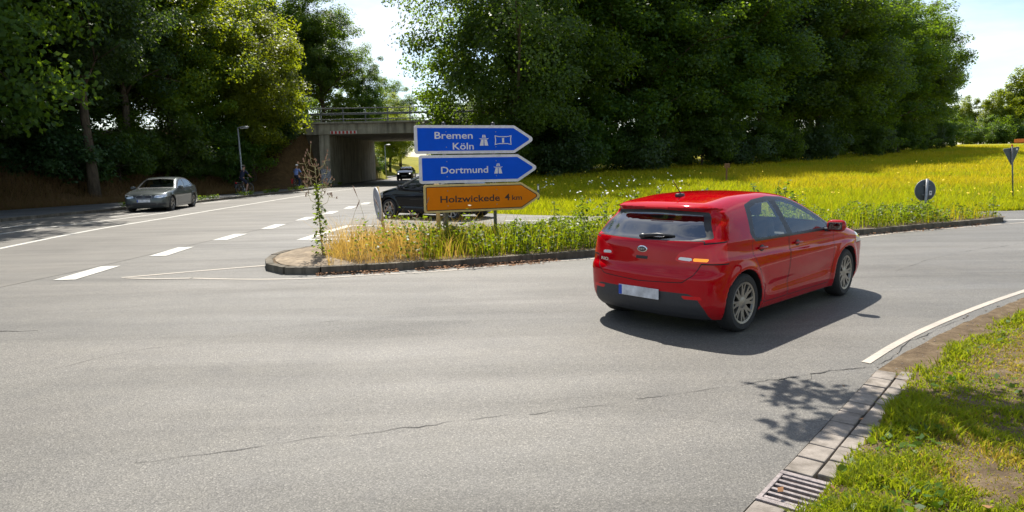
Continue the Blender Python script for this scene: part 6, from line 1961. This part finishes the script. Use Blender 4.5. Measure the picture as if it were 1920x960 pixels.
def build_hatch(p, name, label, paint, front_only=False, h=0.03):
    car = empty(name, (0, 0, 0), 0, label, 'car')
    f = make_field(p)
    sh = Shell(f, (-2.2, -1.0, 0.10), (2.3, 1.0, 1.66), h)
    common_cuts(sh, p); side_glass(sh, p)
    sh.cut('windscreen', poly_cut([(0.95, -0.3), (0.94, 0.64), (0.40, 0.55), (0.26, 0.0), (0.26, -0.3)], 'plan', 0.0, 0.02), cond=lambda c, n: (n[:, 2] > 0.3) & (c[:, 2] > 1.0))
    sh.cut('hatch_glass', poly_cut([(0, 1.02), (0.56, 1.03), (0.66, 1.05), (0.56, 1.25), (0, 1.27), (-0.4, 1.27), (-0.4, 1.02)], 'absend'), cond=is_rear(-1.35))
    panel(sh, 'tail_light', [(0.50, 0.80), (0.86, 0.80), (0.88, 0.98), (0.62, 0.96)], 'absend', lambda c, n: (c[:, 0] < -1.6) & (n[:, 0] < 0.35))
    panel(sh, 'headlight', [(0.46, 0.66), (0.92, 0.70), (0.92, 0.83), (0.62, 0.82), (0.44, 0.74)], 'absend', lambda c, n: c[:, 0] > 1.55)
    sh.cut('headlamp_bulb', lambda x, y, z: np.hypot(np.abs(y) - 0.60, z - 0.735) - 0.055, ('headlight',))
    sh.cut('grille', poly_cut([(0, 0.58), (0.38, 0.59), (0.40, 0.68), (0, 0.69), (-0.3, 0.69), (-0.3, 0.58)], 'absend'), cond=is_front(1.5))
    sh.cut('intake', poly_cut([(0, 0.24), (0.60, 0.24), (0.64, 0.36), (0.45, 0.42), (0, 0.42), (-0.3, 0.42), (-0.3, 0.24)], 'absend'), cond=is_front(1.4))
    panel(sh, 'front_door', [(0.82, 0.27), (0.88, 0.50), (0.90, 0.95), (-0.22, 0.985), (-0.22, 0.27)], 'side', is_side, gap=0.005)
    panel(sh, 'rear_door', [(-0.26, 0.27), (-0.26, 0.985), (-1.12, 1.0), (-1.10, 0.82), (-0.96, 0.62), (-0.86, 0.27)], 'side', is_side, gap=0.005)
    finish(car, sh, p, paint)
    add_wheels(car, p); interior(car, p); mirror(car, 0.66, 0.97, 1.03, paint)
    for s_ in (-1, 1):
        door_handle(car, f, -0.08, 0.87, paint, s_); door_handle(car, f, -0.98, 0.89, paint, s_)
    xf = lambda y, z: surf_point(f, (2.6, y, z), (-1, 0, 0))[0]
    pl_ = MB().rbox((xf(0, 0.50) + 0.012, 0, 0.50), (0.012, 0.52, 0.11), 0.003).build('number_plate', M_PLATE, car)
    MB().rbox((0, 0, 0.24), (3.5, 1.0, 0.16), 0.03).build('floor_pan', M_SEAM, car)
    return car
black = build_hatch(BLK, 'black_hatchback', 'black car waiting at the junction, half hidden behind the arrow signs', M_BLACKP)
BLK['crease'] = RED['crease']; SUV = dict(BLK); SUV['PM'] = {}
suv = build_hatch(SUV, 'dark_car', 'dark car with lit headlights coming out from beyond the bridge', M_DARKP, h=0.045)

def place(car, front, rear, z=0.0):
    """front and rear: ground points under the middle of each axle"""
    a = Vector(front); b = Vector(rear); c = (a + b) / 2
    car.location = (c.x, c.y, z); car.rotation_euler = (0, 0, math.atan2((a - b).y, (a - b).x))
# red car: measured right wheels (2.25,6.77) rear and (4.19,8.55) front
dr = (Vector((4.19, 8.55)) - Vector((2.25, 6.77))).normalized(); nl_ = Vector((-dr.y, dr.x))
rc_ = (Vector((4.19, 8.55)) + Vector((2.25, 6.77))) / 2 + nl_ * 0.80
rc_ = rc_ + Vector((0.03, -0.03))
place(red_car, rc_ + dr, rc_ - dr, 0.0)
red_car.scale = (0.975, 0.965, 0.955)
place(saloon, (-15.30, 29.1), (-15.66, 31.85), 0.004)
db = Vector((-2.0, 1.25)).normalized(); nb = Vector((db.y, -db.x)) * -1
bc_ = Vector((-2.5, 22.7))
place(black, bc_ + db, bc_ - db, 0.0)
place(suv, (-11.75, 76.6), (-11.80, 79.2), 0.004)
suv.scale = (1.0, 1.04, 1.03)
# ------------------------------------------------------------------ cyclists
def skin_mesh(name, verts, edges, radii, root, sub=2):
    me = bpy.data.meshes.new(name); me.from_pydata(verts, edges, [])
    o = bpy.data.objects.new(name, me); COL.objects.link(o)
    m = o.modifiers.new('skin', 'SKIN'); m.use_smooth_shade = True; m.branch_smoothing = 0.3
    lay = me.skin_vertices[0].data if me.skin_vertices else None
    if lay is None:
        bm = bmesh.new(); bm.from_mesh(me); bm.verts.layers.skin.verify(); bm.to_mesh(me); bm.free()
        lay = me.skin_vertices[0].data
    for i, r_ in enumerate(radii):
        lay[i].radius = r_ if isinstance(r_, tuple) else (r_, r_)
        lay[i].use_root = (i == root)
    s = o.modifiers.new('sub', 'SUBSURF'); s.levels = sub; s.render_levels = sub
    dg_ = bpy.context.evaluated_depsgraph_get()
    out = bpy.data.meshes.new_from_object(o.evaluated_get(dg_))
    bpy.data.objects.remove(o); bpy.data.meshes.remove(me)
    out.name = name
    out.polygons.foreach_set('use_smooth', np.ones(len(out.polygons), bool))
    out.materials.clear()
    return out

def bicycle(label, rz, loc):
    b = empty('bicycle', loc, rz, label, 'bicycle', 'bicycles ridden along the cycle path')
    r = 0.345
    for x in (-0.50, 0.56):
        w = MB(); w.tube([((r - 0.018) * math.cos(a), 0, (r - 0.018) * math.sin(a)) for a in np.linspace(0, 2 * math.pi, 33)[:-1]], 0.018, 6, closed=True)
        wo_ = w.build('wheel', M_RUBBER, b, True); wo_.location = (x, 0, r)
        s = MB(); s.tube([((r - 0.045) * math.cos(a), 0, (r - 0.045) * math.sin(a)) for a in np.linspace(0, 2 * math.pi, 33)[:-1]], 0.010, 5, closed=True)
        s.tube([(0, -0.045, 0), (0, 0.045, 0)], 0.02, 8)
        for k in range(18):
            a = 2 * math.pi * k / 18; s.tube([(0, 0.03 * (-1) ** k, 0), ((r - 0.045) * math.cos(a), 0, (r - 0.045) * math.sin(a))], 0.0018, 3, False)
        s.build('rim_and_spokes', M_STEEL, wo_, True)
    f = MB()
    bb = (-0.05, 0, 0.29); st_ = (-0.20, 0, 0.84); hd = (0.40, 0, 0.86); hb = (0.43, 0, 0.72); ra = (-0.5, 0, r); fa = (0.56, 0, r)
    for a, c, q in ((bb, st_, 0.017), (st_, hd, 0.016), (bb, hb, 0.019), (hd, hb, 0.021)): f.tube([a, c], q, 8)
    for s_ in (-1, 1):
        f.tube([(bb[0], s_ * 0.03, bb[2]), (ra[0], s_ * 0.06, ra[2])], 0.010, 6); f.tube([(st_[0], s_ * 0.02, st_[2] - 0.06), (ra[0], s_ * 0.06, ra[2])], 0.008, 6)
        f.tube([(hb[0], s_ * 0.045, hb[2] - 0.02), (0.50, s_ * 0.05, 0.5), (fa[0], s_ * 0.05, fa[2])], 0.012, 6)
    f.build('frame', M_TRIM, b, True)
    MB().rbox((-0.24, 0, 0.965), (0.26, 0.14, 0.06), 0.025).build('saddle', M_TRIM, b, True)
    MB().tube([st_, (-0.225, 0, 0.94)], 0.013, 8).build('seat_post', M_STEEL, b, True)
    h = MB(); h.tube([hd, (0.37, 0, 1.04)], 0.014, 8); h.tube([(0.30, -0.30, 1.03), (0.40, -0.18, 1.05), (0.40, 0.18, 1.05), (0.30, 0.30, 1.03)], 0.012, 8)
    h.build('handlebar', M_STEEL, b, True)
    c = MB(); c.lathe([(0.0005, -0.004), (0.09, -0.004), (0.09, 0.004), (0.0005, 0.004)], 24, 'Y', (bb[0], -0.055, bb[2]))
    c.tube([(bb[0], -0.08, bb[2]), (bb[0] + 0.05, -0.085, bb[2] - 0.16)], 0.011, 6); c.tube([(bb[0], 0.08, bb[2]), (bb[0] - 0.05, 0.085, bb[2] + 0.16)], 0.011, 6)
    c.box((bb[0] + 0.05, -0.13, bb[2] - 0.165), (0.09, 0.09, 0.02)); c.box((bb[0] - 0.05, 0.13, bb[2] + 0.165), (0.09, 0.09, 0.02))
    c.build('crank', M_STEEL, b, True)
    k = MB(); k.box((-0.50, 0, 0.74), (0.40, 0.13, 0.014)); k.tube([(-0.5, 0.07, r), (-0.56, 0.06, 0.74)], 0.006, 5); k.tube([(-0.5, -0.07, r), (-0.56, -0.06, 0.74)], 0.006, 5)
    k.rbox((-0.72, 0, 0.70), (0.025, 0.07, 0.05), 0.008)
    k.build('luggage_rack', M_TRIM, b)
    g = MB()
    for x in (-0.50, 0.56):
        aa = np.linspace(R(10), R(165), 12) if x < 0 else np.linspace(R(35), R(150), 10)
        g.tube([(x + 0.37 * math.cos(a), 0, r + 0.37 * math.sin(a)) for a in aa], 0.016, 5)
    g.build('mudguard', M_TRIM, b, True)
    return b

def rider(label, loc, rz, shirt, legs, long_trousers, helmet):
    p = empty('person', loc, rz, label, 'person', 'cyclists on the left path')
    hip, chest, neck = (-0.22, 0, 1.02), (-0.06, 0, 1.36), (0.0, 0, 1.50)
    V = [(-0.22, 0, 1.00), (-0.17, 0, 1.15), (-0.08, 0, 1.33), (-0.02, 0, 1.47), (0.02, 0, 1.555), (0.05, 0, 1.63), (0.07, 0, 1.70), (0.06, 0, 1.76)]
    Rr = [(0.15, 0.11), (0.14, 0.10), (0.165, 0.11), (0.10, 0.08), 0.052, (0.072, 0.085), (0.078, 0.095), (0.05, 0.06)]
    E_ = [(i, i + 1) for i in range(7)]
    def chain(start, pts, rad):
        prev = start
        for q, r_ in zip(pts, rad):
            V.append(q); Rr.append(r_); E_.append((prev, len(V) - 1)); prev = len(V) - 1
        return prev
    for s_ in (-1, 1):
        w_ = chain(3, [(-0.02, s_ * 0.19, 1.43), (0.10, s_ * 0.25, 1.27), (0.17, s_ * 0.27, 1.17), (0.27, s_ * 0.28, 1.105), (0.32, s_ * 0.28, 1.075)], [0.055, 0.045, 0.040, 0.032, 0.026])
        for k, dy in enumerate((-0.024, -0.008, 0.008, 0.024)):
            chain(w_, [(0.375, s_ * 0.28 + dy, 1.065), (0.395 - 0.005 * k, s_ * 0.28 + dy, 1.035)], [0.010, 0.008])
        chain(w_, [(0.335, s_ * 0.245, 1.05)], [0.010])
        if s_ < 0: leg = [(-0.20, s_ * 0.10, 0.95), (0.02, s_ * 0.12, 0.74), (0.16, s_ * 0.12, 0.60), (0.08, s_ * 0.12, 0.40), (-0.02, s_ * 0.125, 0.19), (0.02, s_ * 0.13, 0.145), (0.12, s_ * 0.13, 0.135)]
        else: leg = [(-0.20, s_ * 0.10, 0.96), (0.06, s_ * 0.12, 0.90), (0.22, s_ * 0.12, 0.86), (0.09, s_ * 0.12, 0.70), (-0.10, s_ * 0.125, 0.54), (-0.09, s_ * 0.13, 0.49), (0.02, s_ * 0.13, 0.475)]
        chain(0, leg, [0.10, 0.085, 0.062, 0.056, 0.038, 0.034, 0.022])
    body = skin_mesh('body', V, E_, Rr, 0)
    b = link('body', body, M_SKIN, p)
    # face
    fm = MB(); fm.sphere((0.155, 0, 1.675), (0.022, 0.014, 0.02), 8, 6); fm.sphere((0.06, 0.088, 1.69), (0.022, 0.012, 0.032), 8, 6); fm.sphere((0.06, -0.088, 1.69), (0.022, 0.012, 0.032), 8, 6)
    fm.build('nose_and_ears', M_SKIN, p, True)
    fe_ = MB(); fe_.sphere((0.145, 0.032, 1.705), (0.010, 0.014, 0.009), 8, 6); fe_.sphere((0.145, -0.032, 1.705), (0.010, 0.014, 0.009), 8, 6); fe_.box((0.150, 0, 1.64), (0.01, 0.05, 0.008))
    fe_.build('eyes_and_mouth', M_HAIR, p, True)
    hm = MB(); hm.sphere((0.045, 0, 1.735), (0.108, 0.092, 0.085), 14, 10); hm.build('hair', M_HAIR, p, True)
    if helmet:
        he = MB(); he.sphere((0.05, 0, 1.765), (0.135, 0.105, 0.085), 16, 10); he.build('helmet', M_SWHITE, p, True)
    # clothing: shirt over the trunk and upper arms, shorts or trousers
    SV = [(-0.215, 0, 0.99), (-0.17, 0, 1.15), (-0.08, 0, 1.33), (-0.02, 0, 1.46), (0.005, 0, 1.515)]
    SR = [(0.165, 0.125), (0.158, 0.118), (0.18, 0.125), (0.115, 0.092), (0.066, 0.06)]
    SE = [(i, i + 1) for i in range(4)]
    for s_ in (-1, 1):
        n = len(SV); SV += [(-0.02, s_ * 0.19, 1.43), (0.10, s_ * 0.25, 1.27), (0.13, s_ * 0.258, 1.225)]; SR += [0.070, 0.060, 0.058]; SE += [(3, n), (n, n + 1), (n + 1, n + 2)]
    link('shirt', skin_mesh('shirt', SV, SE, SR, 0), shirt, p)
    TV = [(-0.22, 0, 1.03), (-0.22, 0, 0.97)]; TR = [(0.163, 0.122), (0.165, 0.125)]; TE = [(0, 1)]
    for s_ in (-1, 1):
        if s_ < 0: leg = [(-0.20, s_ * 0.10, 0.95), (0.02, s_ * 0.12, 0.74), (0.16, s_ * 0.12, 0.60), (0.08, s_ * 0.12, 0.40), (-0.015, s_ * 0.125, 0.21)]
        else: leg = [(-0.20, s_ * 0.10, 0.96), (0.06, s_ * 0.12, 0.90), (0.22, s_ * 0.12, 0.86), (0.09, s_ * 0.12, 0.70), (-0.09, s_ * 0.125, 0.55)]
        rad = [0.115, 0.100, 0.080, 0.072, 0.060]
        if not long_trousers:
            leg = leg[:2] + [tuple(np.array(leg[1]) * 0.35 + np.array(leg[2]) * 0.65)]; rad = [0.115, 0.102, 0.09]
        n = len(TV); TV += leg; TR += rad; TE += [(1, n)] + [(n + i, n + i + 1) for i in range(len(leg) - 1)]
    link('trousers' if long_trousers else 'shorts', skin_mesh('trousers', TV, TE, TR, 0), legs, p)
    sm = MB()
    sm.rbox((0.05, -0.13, 0.135), (0.25, 0.09, 0.075), 0.025); sm.rbox((-0.05, 0.13, 0.475), (0.25, 0.09, 0.075), 0.025)
    sm.build('shoes', M_SWHITE if not long_trousers else M_TRIM, p, True)
    return p

def cyc(loc, head, shirt, legs, lt, helmet, lab, blab, s=1.0):
    rz = math.atan2(head[1], head[0])
    rider(lab, loc, rz, shirt, legs, lt, helmet)
    return bicycle(blab, rz, loc)
PZ = 0.105
cyc((-16.75, 43.2, PZ), (0.32, 1.0), M_NAVY, M_NAVY, False, False, 'person in dark clothes and shorts cycling beside the street lamp', 'dark bicycle under the rider in dark clothes by the street lamp')
cyc((-16.0, 51.6, PZ), (0.06, 1.0), M_LBLUE, M_JEANS, True, True, 'person in a light blue shirt and pale helmet cycling towards the bridge', 'dark bicycle under the rider in the light blue shirt')
def bag(loc, head, off, mat, label, grp=None):
    rz = math.atan2(head[1], head[0])
    t = empty('pannier_bag', loc, rz, label, 'bag', grp)
    mb = MB(); mb.rbox((-0.54, off, 0.57), (0.30, 0.14, 0.32), 0.04); b_ = mb.build('bag', mat, t, True, 40)
    mb = MB(); mb.rbox((-0.54, off, 0.735), (0.31, 0.15, 0.05), 0.02); mb.build('flap', mat, b_, True, 40)
    return t
bag((-16.75, 43.2, PZ), (0.32, 1.0), 0.155, M_BLACKBAG, 'black pannier bag on the bicycle of the rider in dark clothes')
bag((-16.0, 51.6, PZ), (0.06, 1.0), 0.155, M_REDBAG, 'red pannier bag on the bicycle of the rider in light blue')
rl = empty('rear_light', (-16.75, 43.2, PZ), math.atan2(1.0, 0.32), 'small red rear light on the rack of the rider in dark clothes', 'bike light')
MB().rbox((-0.745, -0.0, 0.72), (0.03, 0.10, 0.07), 0.012).build('lens', M_REDLENS, rl)
